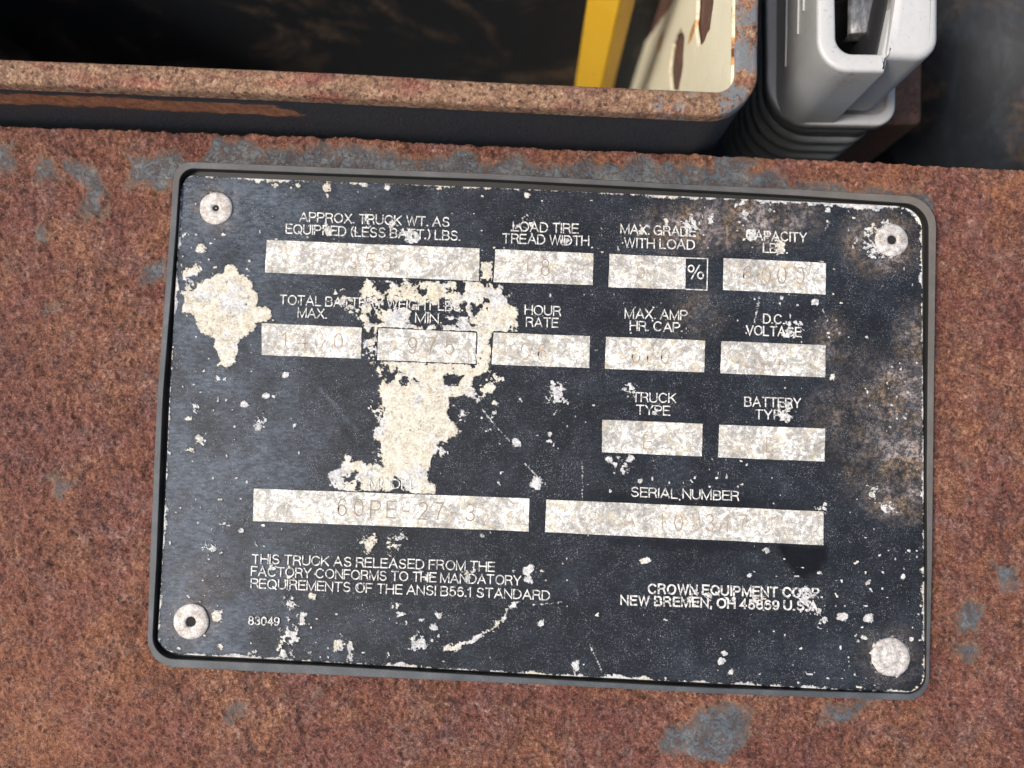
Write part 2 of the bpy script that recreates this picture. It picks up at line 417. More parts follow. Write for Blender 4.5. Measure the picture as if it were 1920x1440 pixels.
def mat_wall():
    """black paint of the tray's outside with the worn rust band below the rim"""
    t = NT('tray_wall_paint')
    c, k, fine, grit = rust_colour(t)
    b = t.noise(0.6, 5, 0.7, off=2)
    col = t.mix(b, (0.006, 0.008, 0.012), (0.022, 0.027, 0.033))
    band = t.math('ADD', t.attr('band'), t.math('MULTIPLY', t.math('SUBTRACT', t.noise(0.5, 5, .7, vec=t.stretch((0.5, 1, 1.4))), .5), 1.0))
    bc = t.ramp(t.math('ADD', t.math('MULTIPLY', fine, .55), t.math('MULTIPLY', b, .45)), [(0.35, (0.075, 0.028, 0.012)), (0.52, (0.22, 0.085, 0.038)), (0.66, (0.34, 0.16, 0.085))])
    col = t.mix(t.step(band, 0.42, 0.60), col, bc)
    lip = t.math('ADD', t.attr('lip'), t.math('MULTIPLY', t.math('SUBTRACT', t.noise(0.8, 5, .75, off=8), .5), 1.1))
    col = t.mix(t.math('MULTIPLY', t.step(lip, 0.45, 0.62), 0.8), col, (0.235, 0.145, 0.085))
    t.bump(t.math('ADD', k, b), 0.35, 0.7)
    return t.out(col, 0.55)

def mat_cream():
    t = NT('cream_paint')
    a = t.noise(0.10, 5, 0.65, 0.5); b = t.noise(0.9, 5, 0.75, off=6); c = t.noise(4, 3, .7)
    col = t.mix(a, (0.53, 0.49, 0.35), (0.64, 0.605, 0.46))
    r = t.math('ADD', t.attr('rust'), t.math('MULTIPLY', t.math('SUBTRACT', b, .5), 0.9))
    col = t.mix(t.step(r, 0.38, 0.56), col, (0.44, 0.215, 0.070))
    col = t.mix(t.step(r, 0.60, 0.74), col, (0.080, 0.038, 0.024))
    t.bump(t.math('ADD', b, c), 0.2, 0.8)
    return t.out(col, 0.85, 0.0, 0.25)

def mat_brown():
    t = NT('rusty_inner_steel'); c, k, f, g = rust_colour(t)
    col = t.mix(0.62, c, (0.060, 0.036, 0.023)); t.bump(k, 0.5, 0.8)
    return t.out(col, 0.8)

def mat_yellow():
    t = NT('yellow_paint'); a = t.noise(0.12, 4, .65, .4); b = t.noise(1.0, 4, .7)
    col = t.mix(a, (0.70, 0.385, 0.015), (0.78, 0.49, 0.040)); col = t.mix(t.math('MULTIPLY', t.step(t.noise(.16, 4, .7, off=33), .62, .70), .6), col, (0.30, 0.22, 0.10))
    t.bump(b, .15, .6); return t.out(col, .45)

def mat_grey():
    t = NT('grey_plastic'); a = t.noise(0.10, 4, .6); b = t.noise(0.8, 5, .75, off=4); c = t.noise(6, 2, .5)
    col = t.mix(a, (0.205, 0.210, 0.205), (0.270, 0.273, 0.267))
    col = t.mix(t.math('MULTIPLY', t.step(b, .56, .74), .6), col, (0.13, 0.12, 0.11))
    g = t.math('ADD', t.attr('grime'), t.math('MULTIPLY', t.math('SUBTRACT', t.noise(1.3, 5, .75, off=23), .5), 1.2))
    col = t.mix(t.math('MULTIPLY', t.step(g, .42, .70), .70), col, (0.20, 0.135, 0.075))
    worn = t.math('MULTIPLY', t.attr('worn'), t.math('ADD', .55, t.math('MULTIPLY', b, .7)))
    col = t.mix(t.math('MULTIPLY', worn, .9, clamp=True), col, (0.42, 0.42, 0.41))
    sp = t.math('MULTIPLY', t.step(t.noise(1.1, 4, .7, off=61), .60, .70), t.attr('worn'))
    col = t.mix(t.math('MULTIPLY', sp, .6), col, (0.17, 0.13, 0.10))
    t.bump(t.math('ADD', b, t.math('MULTIPLY', c, .5)), .05, .6); return t.out(col, .48)

def mat_boot():
    t = NT('boot_rubber'); a = t.noise(0.5, 4, .65)
    col = t.mix(a, (0.085, 0.092, 0.096), (0.135, 0.143, 0.147)); t.bump(t.noise(4, 3, .6), .06, .6); return t.out(col, .42)

def mat_contact():
    t = NT('contact_metal'); a = t.noise(0.5, 5, .7, vec=t.stretch((1.2, .35, 1)))
    col = t.ramp(a, [(.35, (.05, .052, .055)), (.55, (.20, .205, .21)), (.72, (.42, .42, .42))]); return t.out(col, .38, .7)

def mat_smooth(name, col, rough):
    t = NT(name); a = t.noise(1.2, 4, .7); t.bump(a, .05, .5)
    return t.out(t.mix(a, tuple(x * .75 for x in col), tuple(x * 1.2 for x in col)), rough)

M = dict(panel=mat_panel(), plate=mat_plate(), alu=mat_alu(), ink=mat_print(), stamp=mat_stamp(), stamp_deep=mat_stamp('stamped_figures_deep', 0.15), rivet=mat_rivet(), frame=mat_frame(),
         rim=mat_rim(), wall=mat_wall(), cream=mat_cream(), brown=mat_brown(), yellow=mat_yellow(), grey=mat_grey(), boot=mat_boot(),
         contact=mat_contact(), pit=mat_black('tray_interior_paint', dirt=(0.20, 0.135, 0.085), amount=0.8, rough=0.6, seed=3, base=1.4, scale=.03), cover=mat_black('cover_paint', amount=0.6, rough=0.58, seed=40, base=0.9, scuff_sheen=1),
         chassis=mat_black('chassis_paint', amount=0.35, rough=0.6, seed=80), shade_liner=mat_smooth('socket_shade_black', (0.012, 0.012, 0.013), 0.5), hole_shade=mat_smooth('rivet_bore_shade', (0.008, 0.007, 0.006), 0.9))

# ------------------------------------------------------------------ outlines measured on the plate
PANEL_Z, FRAME_Z = -1.5, 0.85
fr_out = rloop([(327, 302), (1757, 370), (1742, 1315), (275, 1249)], [32, 56, 44, 52], 40, 12,
               [[(500, 308.6), (920, 325), (1280, 345), (1500, 354.5)], [(1754, 560), (1752, 726), (1748.5, 1030)], [(1340, 1301), (1060, 1286), (677, 1269)], [(280, 1063), (294, 747), (318, 433)]])
fr_in = rloop([(338, 315), (1742, 384), (1737, 1302), (284, 1234)], [26, 44, 36, 42], 40, 12,
              [[(500, 321), (920, 336), (1280, 355), (1500, 367)], [(1741.5, 542), (1738.5, 882), (1739, 1091)], [(1340, 1290), (1060, 1275), (585, 1247)], [(293, 1063), (305, 747), (330, 433)]])
PL_C = [(341, 328.5), (1728.5, 388.5), (1733.6, 1301.3), (293.6, 1224.7)]
PL_M = [[(500, 336), (920, 352), (1280, 368), (1500, 378)], [(1729.5, 540), (1731, 752), (1732.5, 1012)], [(1340, 1281), (1060, 1267), (585, 1240)], [(303.8, 1063), (318, 747), (335, 433)]]

# ------------------------------------------------------------------ rusty steel panel (the surface everything is riveted to)
def build_panel():
    ul = np.r_[np.linspace(-700, -60, 60), np.arange(-57, 1978, 2.8), np.linspace(1980, 2620, 60)]
    edge = [(-700, 208), (0, 237), (320, 248), (640, 258), (900, 274), (1280, 290), (1440, 297), (1620, 305), (1920, 321), (2620, 352)]
    ex, ey = np.array(edge, float).T
    tl = np.r_[np.linspace(0, 1.0, 424), np.linspace(1.01, 1.5, 40)]
    U = np.broadcast_to(ul[None, :], (len(tl), len(ul))).copy()
    top = np.interp(ul, ex, ey)
    V = top[None, :] + tl[:, None] * (1470 - top)[None, :]
    V += fbm(U, V * 0, 9, 5, 4, .6)[:1] * 2.2 * np.clip(1 - tl * 60, 0, 1)[:, None]       # crumbling edge
    u, v = U.ravel(), V.ravel()
    # where the old blue-grey paint survives
    wu = u + 16 * fbm(u, v, 44, 91, 4, .6); wv = v + 16 * fbm(u, v, 44, 93, 4, .6)
    s = np.full(u.shape, -60.0)
    for poly in ([(130, 300), (185, 305), (195, 405), (165, 410), (160, 350), (130, 345)], [(235, 300), (330, 292), (345, 330), (300, 360), (240, 345)],
                 [(60, 300), (100, 296), (110, 340), (75, 345)], [(-20, 265), (20, 270), (25, 310), (-20, 320)],
                 
                 [(1340, 292), (1425, 297), (1400, 340), (1330, 330)],
                 
                 [(1240, 1372), (1330, 1330), (1400, 1340), (1398, 1400), (1350, 1430), (1250, 1420)],
                 [(1860, 1060), (1900, 1050), (1890, 1110), (1860, 1100)], [(1810, 1130), (1850, 1140), (1845, 1180), (1805, 1170)], [(1795, 1200), (1830, 1205), (1820, 1235), (1795, 1232)],
                 [(95, 900), (135, 895), (125, 935), (100, 930)], [(60, 435), (92, 425), (95, 455), (62, 458)], [(270, 500), (300, 495), (305, 530), (275, 530)],
                 [(70, 570), (100, 575), (90, 590)], [(420, 1325), (445, 1322), (440, 1345), (418, 1340)], [(1545, 1318), (1640, 1320), (1600, 1350), (1550, 1345)]):
        s = np.maximum(s, sdpoly(wu, wv, poly))
    dep = v - np.interp(u, ex, ey)
    hang = 20 + 20 * fbm(u, v * .35, 46, 33, 4, .6)
    strip = np.minimum(dep - hang, 26) * sstep(300, 420, u) * sstep(1540, 1440, u) - 60 * (1 - sstep(300, 420, u) * sstep(1560, 1450, u))
    s = np.maximum(s, strip * sstep(430, 340, v) - 40 * sstep(380, 440, v))
    near = -sdpoly(u, v, fr_out[::3])
    s = np.maximum(s, np.where((v < 392) & (u > 1400) & (u < 1750), 8 - near + 14 * fbm(u, v, 40, 39, 3), -60))
    paint = np.clip(0.5 + s / 44, 0, 1)
    orange = sstep(0.15, 0.8, fbm(u, v, 60, 55, 3)) * (sstep(1250, 1550, u) * sstep(520, 330, v)) + sstep(0, 1, np.clip(1 - np.hypot(u + 20, v - 1380) / 560, 0, 1)) * .8 + 0.9 * np.clip(1 - np.hypot((u - 1730) / 60, (v - 320) / 35), 0, 1)
    p = P(np.c_[u, v], PANEL_Z)
    x, y = p[:, 0], p[:, 1]
    rough = 0.16 * fbm(x, y, 5.5, 3, 3) + 0.30 * fbm(x, y, 1.3, 13, 3, .72) + 0.10 * np.abs(fbm(x, y, .6, 23, 2))
    pit = -0.45 * sstep(0.40, 0.95, fbm(x, y, 3.2, 63, 3))
    keep = 1 - 0.85 * sstep(0.45, 0.65, paint)
    p[:, 2] += (rough + pit) * keep + 0.05 * (1 - keep) - 0.12
    # flat seat under the plate's frame
    seat = sdpoly(u, v, fr_out[::3]); p[:, 2] = np.where(seat > 4, PANEL_Z - 0.35, np.where(seat > -10, np.minimum(p[:, 2], PANEL_Z - 0.02), p[:, 2]))
    nu, nv = len(ul), len(tl)
    f = grid_faces(nu, nv)
    keepf = ~(seat[f] > 30).all(1)
    f = f[keepf]
    # front edge of the sheet rolls down into the gap
    e0 = np.arange(nu); rows = []
    for k, (dy, dz) in enumerate(((0.12, -0.25), (0.16, -0.8), (0.10, -2.6), (0.0, -5.0))):
        q = p[e0].copy(); q[:, 1] += dy + 0.08 * fbm(q[:, 0], q[:, 0] * 0 + k, 1.2, 70 + k, 3); q[:, 2] += dz; rows.append(q)
    n0 = len(p); allp = np.concatenate([p] + rows); prev = e0; ff = [f]
    for k in range(4):
        cur = n0 + k * nu + np.arange(nu)
        ff.append(np.stack([prev[:-1], prev[1:], cur[1:], cur[:-1]], 1)); prev = cur
    ext = lambda a: np.concatenate([a] + [a[e0]] * 4)
    o = mk('rusty_steel_panel', allp, np.concatenate(ff), M['panel'], smooth=True, attrs=dict(paint=ext(paint), orange=np.clip(ext(orange), 0, 1)))
    o['kind'] = 'structure'; o['label'] = 'rust-covered steel panel with patches of blue-grey paint behind the data plate'
    return o
build_panel()

# ------------------------------------------------------------------ data plate
PLATE = thing('data_plate', 'black riveted truck data plate with corroded paint and bare metal value boxes', 'data plate', (0, 0, PANEL_Z))

def build_frame():
    o = P(fr_out, FRAME_Z); i = P(fr_in, FRAME_Z); pl = P(rloop(PL_C, [26, 42, 34, 40], 40, 12, PL_M), 0)
    rings = [at(inset(o, -0.10), PANEL_Z - 0.3), at(inset(o, -0.06), FRAME_Z - 0.5), at(o, FRAME_Z - 0.12), at(inset(o, 0.10), FRAME_Z), at(inset(i, -0.10), FRAME_Z - 0.03),
             at(i, FRAME_Z - 0.14), at(inset(i, -0.05), -0.2), at(inset(i, -0.05), -1.0), at(inset(pl, 0.9), -1.02)]
    for k in range(2, 6): rings[k][:, 2] += 0.05 * fbm(rings[k][:, 0], rings[k][:, 1], 11, 4, 3)
    v, f = loft(rings)
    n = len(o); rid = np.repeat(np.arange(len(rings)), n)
    groove_shade = np.where(rid >= 6, 1.0, np.where(rid == 5, 1.0, 0.0))
    dust = np.clip(sstep(20, 74, v[:, 0]) * .5 * sstep(-46, 5, v[:, 1]) + 0.2 * sstep(30, 46, v[:, 1]), 0, 1)
    mk('frame', v, f, M['frame'], PLATE, smooth=False, attrs=dict(groove_shade=groove_shade, dust=dust))
build_frame()

PANELS = [[(500, 450), (899, 465.7), (898.3, 526.7), (496.7, 510.7)], [(928.9, 467.2), (1112.8, 475), (1111.4, 534.4), (925.3, 528.9)],
          [(1143.3, 476), (1285.8, 482.5), (1285, 542), (1140.6, 538.6)], [(1357, 484), (1549, 492.8), (1547.8, 552), (1355.6, 543.6)],
          [(490.7, 606), (678.3, 614), (676.7, 672.3), (490.7, 665.7)], [(709.4, 615), (892.7, 623.8), (891.7, 682), (707.3, 674.8)],
          [(925.3, 623.3), (1106.4, 630.6), (1105, 690), (921.7, 683.3)], [(1136.4, 631), (1322, 638.6), (1320.3, 698.3), (1134.2, 691.4)],
          [(1352.8, 639.4), (1547.8, 647.2), (1547.2, 707.5), (1350.6, 699.7)], [(1129, 787), (1317.4, 794.3), (1316, 855.7), (1129, 848)],
          [(1349, 796.4), (1547.5, 803.6), (1545.7, 865.4), (1346.5, 857.6)], [(476, 916), (992.4, 934.4), (991, 996.4), (474, 977)],
          [(1024.5, 936.5), (1544.4, 959), (1544, 1022.4), (1022, 997.4)]]

LEFT_PATCH = [(423, 492), (437, 497), (457, 517), (477, 530), (480, 547), (480, 573), (498, 573), (508, 585), (500, 598), (482, 603), (473, 620), (453, 643), (443, 660), (437, 677), (420, 688),
              (407, 683), (413, 670), (403, 653), (407, 637), (387, 627), (370, 610), (362, 590), (347, 590), (343, 567), (340, 547), (367, 533), (397, 520), (413, 507)]
MID_PATCH = [(683, 521), (790, 526), (898, 527), (906, 490), (925, 488), (926, 530), (954, 534), (960, 549), (954, 563), (971, 580), (977, 601), (973, 624), (921, 624), (919, 680), (915, 699), (892, 707),
             (887, 724), (889, 745), (871, 736), (845, 744), (843, 764), (838, 779), (852, 797), (866, 806), (847, 820), (820, 829), (822, 850), (810, 858), (806, 877), (802, 895), (812, 910), (812, 926),
             (640, 920), (618, 916), (616, 893), (639, 866), (652, 860), (685, 870), (716, 870), (720, 850), (714, 831), (697, 825), (700, 806), (714, 791), (716, 770), (712, 730), (708, 705), (700, 688), (687, 680),
             (706, 663), (704, 613), (690, 620), (665, 605), (669, 580), (683, 572), (673, 545), (683, 532)]
HOLES = [[(716, 560), (872, 570), (870, 588), (716, 579)], [(768, 585), (834, 588), (834, 611), (768, 607)], [(697, 524), (732, 528), (725, 547), (712, 556), (702, 542)], [(683, 588), (700, 590), (722, 603), (708, 607), (692, 603)], [(800, 611), (858, 614), (850, 601), (829, 599)], [(729, 701), (742, 688), (754, 697), (733, 711)],
         [(833, 705), (850, 698), (872, 705), (856, 726), (837, 719)], [(648, 898), (664, 882), (668, 886), (656, 897)], [(666, 920), (671, 902), (683, 898), (676, 920)], [(862, 530), (880, 531), (872, 545), (850, 543)],
         [(775, 572), (800, 570), (835, 575), (860, 582), (850, 592), (800, 588), (778, 586)], [(880, 604), (895, 607), (894, 616), (884, 614)]]
# solid spots: x, y, radius ; crumbly spots scatter into specks
SPOTS = [(536, 701, 8.5), (500, 742, 7), (458, 758, 7), (353, 784, 5), (552, 799, 3), (370, 978, 4), (452, 995, 4), (903, 1002, 4), (408, 1155, 12), (412, 1213, 5), (587, 1117, 7), (822, 1153, 6), (814, 1176, 6.5),
         (991, 1070, 11), (990, 1084, 9), (1014, 1167, 7), (919, 726, 10), (927, 756, 6), (969, 829, 8), (1033, 813, 5), (1033, 828, 3.5), (1004, 904, 11), (1142, 863, 6), (1182, 859, 7), (1201, 899, 3), (1563, 706, 5.5),
         (1437, 1033, 6), (1529, 564, 6.5), (1553, 395, 4.5), (1465, 557, 4), (1210, 1051, 7), (1120, 1154, 5), (1218, 1199, 4), (1245, 1162, 3), (1352, 1240, 9), (1368, 1258, 5), (1016, 1167, 6), (1580, 1156, 10), (1630, 1160, 10),
         (1406, 1079, 4), (1629, 1092, 5), (1693, 1080, 4), (1711, 1199, 5), (1541, 492, 4), (377, 467, 10), (617, 433, 9), (613, 420, 4), (404, 500, 4), (790, 1163, 4), (652, 860, 9), (1017, 1071, 3), (1358, 1225, 6), (516, 346, 5), (535, 660, 3),
         (1536, 1075, 3), (1604, 1190, 3), (1622, 1197, 3), (1610, 1206, 3), (700, 1166, 3), (965, 1070, 3), (560, 348, 6), (613, 352, 9), (614, 366, 5), (725, 352, 7), (826, 352, 4), (990, 366, 5)]
CRUMB = [(411, 708, 13), (490, 793, 15), (375, 825, 16), (360, 845, 12), (360, 765, 8), (412, 985, 13), (397, 1028, 16), (378, 1033, 9), (753, 1003, 16), (737, 1027, 20), (690, 1023, 24), (533, 1226, 24), (543, 1126, 20),
         (510, 1059, 16), (547, 1084, 20), (560, 1163, 20), (543, 1188, 25), (637, 1207, 15), (658, 1222, 19), (741, 1138, 15), (752, 1151, 10), (787, 1207, 24), (475, 1222, 11), (1044, 739, 30), (1185, 729, 19), (923, 780, 10), (1160, 867, 17),
         (1168, 882, 10), (1470, 775, 20), (1543, 947, 13), (1637, 924, 13), (1665, 947, 17), (984, 423, 14), (1202, 428, 13), (1411, 439, 18), (1433, 448, 13), (1464, 464, 17), (1511, 1119, 30), (1523, 1142, 24), (1542, 1165, 11),
         (1082, 1253, 17), (770, 443, 24), (1190, 717, 8), (1293, 425, 24), (1330, 405, 16), (1250, 420, 12), (1400, 400, 16), (1445, 385, 13), (1390, 380, 12), (356, 510, 26), (350, 540, 18), (718, 785, 22), (712, 820, 18), (705, 770, 16), (716, 850, 22), (690, 895, 26),
         (850, 560, 30), (690, 640, 22), (698, 655, 20), (905, 665, 18), (868, 775, 14), (828, 846, 14), (940, 575, 26), (930, 705, 16), (905, 735, 20), (575, 430, 8), (690, 417, 14), (735, 424, 12), (1060, 455, 14), (1480, 1100, 12),
         (1370, 1122, 16), (1480, 760, 13), (1230, 770, 9), (1160, 800, 9), (1500, 610, 12), (1480, 625, 14), (640, 560, 16), (660, 575, 14), (800, 1085, 14), (680, 1080, 10), (880, 1080, 12), (1420, 1125, 14), (1300, 1120, 16), (1330, 1118, 12)]
CHAIN = [(968, 1130), (955, 1140), (943, 1159), (925, 1180), (910, 1188), (890, 1194), (877, 1201), (858, 1210), (839, 1217)]
SCR = [((1424, 558), (1415, 606), 1.6), ((1555, 417), (1548, 430), 1.2), ((905, 768), (924, 792), 1.3), ((924, 792), (965, 838), .45), ((985, 870), (1026, 912), .9), ((1000, 1134), (1055, 1129), 1.1), ((1105, 1208), (1128, 1256), .7), ((1542, 578), (1552, 598), .7), ((1092, 865), (1092, 935), .4)]

def build_face():
    NU, NV = 700, 470
    C = [np.asarray(c, float) for c in PL_C]
    T = edge_pts([C[0]] + PL_M[0] + [C[1]], NU); B = edge_pts([C[3]] + PL_M[2][::-1] + [C[2]], NU)
    L = edge_pts([C[0]] + PL_M[3][::-1] + [C[3]], NV); R = edge_pts([C[1]] + PL_M[1] + [C[2]], NV)
    s = np.linspace(0, 1, NU)[None, :, None]; t = np.linspace(0, 1, NV)[:, None, None]
    g = (1 - t) * T[None] + t * B[None] + (1 - s) * L[:, None] + s * R[:, None] - ((1 - s) * (1 - t) * C[0] + s * (1 - t) * C[1] + s * t * C[2] + (1 - s) * t * C[3])
    # rounded corners: push what lies outside the corner arc back on to it
    for ci, rad, (sx, sy) in ((C[0], 26, (1, 1)), (C[1], 42, (-1, 1)), (C[2], 34, (-1, -1)), (C[3], 40, (1, -1))):
        cen = ci + np.array([sx * rad, sy * rad]); d = g - cen
        out = (d[..., 0] * sx < 0) & (d[..., 1] * sy < 0); r = np.hypot(d[..., 0], d[..., 1])
        k = np.where(out & (r > rad), rad / np.maximum(r, 1e-6), 1.0); g = cen + d * k[..., None]
    u, v = g[..., 0].ravel(), g[..., 1].ravel()
    wu = u + 5 * fbm(u, v, 20, 101, 3); wv = v + 5 * fbm(u, v, 20, 103, 3)
    lp = sdpoly(wu, wv, LEFT_PATCH); mp = sdpoly(wu, wv, MID_PATCH)
    for ih, h in enumerate(HOLES): mp = np.minimum(mp, -sdpoly(wu, wv, h) + (1 if ih > 1 else 2 + 9 * fbm(u, v, 26, 700, 4, .75)))
    fine = fbm(u, v, 11, 111, 4, .65)
    sd = np.maximum(lp, mp) + 3.0 * fine
    mid_rough = 6 * (fbm(u, v, 26, 118, 4, .7)) - 3
    inner = np.minimum(mp, 14)
    sd = np.where(mp > -6, np.maximum(np.minimum(sd, inner * .6 + 6 + 20 * np.clip(fbm(u, v, 34, 141, 5, .8) - .22, -1, .2) * (1 - .75 * sstep(700, 760, v) * sstep(905, 860, v))), lp + 3 * fine), sd)
    for x, y, r in SPOTS:
        k = np.hypot(u - x, v - y) < r * 3 + 10
        sd[k] = np.maximum(sd[k], r - np.hypot((wu[k] - x + u[k] - x) / 2, (wv[k] - y + v[k] - y) / 2 * 1.05) + 3.2 * fine[k])
    cr = np.full(u.shape, -40.0); cn = fbm(u, v, 9, 121, 4, .8)
    for x, y, r in CRUMB:
        k = np.hypot(u - x, v - y) < r * 2.4 + 10
        cr[k] = np.maximum(cr[k], (r - np.hypot(wu[k] - x, wv[k] - y)) * 0.55 - r * 0.22 + 9 * cn[k] - 1.5)
    for a, b in zip(CHAIN[:-1], CHAIN[1:]): cr = np.maximum(cr, sdseg(wu, wv, a, b, 5) + 5 * cn - 1)
    for a, b, r in SCR: sd = np.maximum(sd, sdseg(u, v, a, b, r))
    # free specks everywhere
    sp = fbm(u, v, 8, 151, 2); sd = np.maximum(sd, (sp - 1.22 + 0.18 * fbm(u, v, 150, 153, 2)) * 22)
    # corroded edge of the sheet
    lin = lambda poly: sdpoly(u, v, poly)
    edge = lin(rloop(PL_C, [26, 42, 34, 40], 14, 6, PL_M))
    wfr = 1.5 + 5.0 * np.clip(fbm(u, v, 40, 161, 3), -0.2, 1) + 3.5 * fine + 4.0 * sstep(1250, 1700, u) * sstep(500, 350, v)
    sd = np.maximum(sd, (wfr - edge) * 0.9)
    # halo of crust round the rivets
    for x, y, r, a in ((1655, 452, 42, 5), (359, 1165, 34, 3), (1669, 1231, 42, 4), (405, 391, 33, 3)):
        cr = np.maximum(cr, np.minimum((r - np.hypot(u - x, v - y)) * 0.4, 3) + a * cn - 3)
    allsd = np.maximum(sd, cr)
    pan = np.full(u.shape, -99.0)
    for q in PANELS: pan = np.maximum(pan, sdpoly(u, v, q))
    allsd = np.minimum(allsd, -pan * 2.5 - 5 + 4 * fine)
    corr = np.clip(0.5 + allsd / 15, 0, 1)
    cream = np.clip(0.66 + 0.35 * fbm(u, v, 50, 171, 3) + 0.15 * (lp > -8), 0, 1)
    ismall = (np.maximum(lp, mp) < -8)
    cream = np.where(ismall, 0.28 + 0.4 * fbm(u, v, 60, 181, 2), cream)
    stain = np.zeros(u.shape)
    for x, y, rx, ry, a in ((1685, 745, 60, 70, 1.0), (1700, 860, 60, 75, 1.0), (1690, 930, 70, 50, .8), (1715, 640, 40, 70, .6), (1650, 455, 70, 60, .8), (1310, 425, 110, 50, .95), (1430, 405, 100, 60, .8), (1560, 640, 40, 50, .4), (1300, 590, 60, 50, .35), (1640, 800, 90, 140, .35), (380, 1090, 60, 45, .25), (405, 391, 50, 50, .5), (359, 1165, 52, 52, .5), (1669, 1231, 56, 56, .45), (1560, 780, 50, 60, .25)):
        stain = np.maximum(stain, a * np.clip(1.25 - np.hypot((wu - x) / rx, (wv - y) / ry), 0, 1))
    stain = np.clip(stain * (0.9 + 0.9 * fbm(u, v, 28, 191, 4, .7)), 0, 1)
    scuff_sheen = sstep(760, 330, u + 60 * fbm(u, v, 120, 201, 3)) * 0.74 + 0.24 * sstep(480, 340, v) * sstep(1250, 500, u) + 0.10  # sky reflection painted in, stronger to the left, with some scuffing
    scuff_sheen = scuff_sheen + 0.45 * np.clip(sdseg(u, v, (600, 730), (668, 808), 7) / 7, 0, 1) + 0.12 * np.clip(fbm(u, v, 90, 211, 3), 0, 1)
    scuff_sheen = np.clip(scuff_sheen * (0.85 + .5 * fbm(u, v, 55, 221, 3)), 0, 1)
    cl = np.minimum(sdpoly(wu * .3 + u * .7, wv * .3 + v * .7, [(1458, 1018), (1552, 1022), (1550, 1050), (1532, 1074), (1508, 1086), (1488, 1076), (1470, 1050)]), 99)
    clean = .85 * sstep(-7, 9, cl + 3 * fine) + 0.4 * sstep(-9, 10, np.maximum(sdseg(u, v, (1110, 930), (1500, 950), 12), sdseg(u, v, (1150, 1012), (1460, 1030), 12)))
    p = P(np.c_[u, v], 0.0)
    # hammered by years of knocks: very slight unevenness, and the crust stands proud
    p[:, 2] += 0.05 * fbm(p[:, 0], p[:, 1], 30, 231, 2) - 0.05 + 0.12 * sstep(.44, .60, corr) * (0.6 + .4 * fbm(u, v, 10, 241, 3))
    for x, y, r in ((406, 391, 29), (1671, 450.5, 29), (359.5, 1165, 31), (1669.5, 1231, 34)): p[:, 2] = np.where(np.hypot(u - x, v - y) < r, -.06, p[:, 2])
    p[:, 2] = np.where(pan > -4, np.minimum(p[:, 2], 0.0), p[:, 2])
    f = grid_faces(NU, NV)
    i = np.arange(NU * NV).reshape(NV, NU); ring = np.r_[i[0], i[1:, -1], i[-1, -2::-1], i[-2:0:-1, 0]]
    sk = p[ring].copy(); sk[:, 2] = -0.9; n0 = len(p); j = n0 + np.arange(len(ring))
    sf = np.stack([ring, np.roll(ring, -1), np.roll(j, -1), j], 1)
    ext = lambda a: np.r_[a, a[ring]]
    mk('face_sheet', np.r_[p, sk], np.r_[f, sf], M['plate'], PLATE, smooth=True, attrs=dict(corr=ext(corr), cream=ext(np.clip(cream, 0, 1)), stain=ext(stain), scuff_sheen=ext(scuff_sheen), clean=ext(np.clip(clean, 0, 1))))
build_face()

def build_value_box(q):
    n = 14; q = np.asarray(q, float); rings = []
    loop = np.concatenate([edge_pts([q[i], q[(i + 1) % 4]], n)[:-1] for i in range(4)])
    loop = loop + 0.45 * np.c_[fbm(loop[:, 0], loop[:, 1], 9, 301, 3), fbm(loop[:, 0], loop[:, 1], 9, 311, 3)]
    b = P(loop, 0)
    v, f = loft([at(b, -0.15), at(b, 0.012), at(inset(b, 0.03), 0.03)], cap_b=True)
    fix_normals(mk('value_box', v, f, M['alu'], PLATE))
for q in PANELS: build_value_box(q)

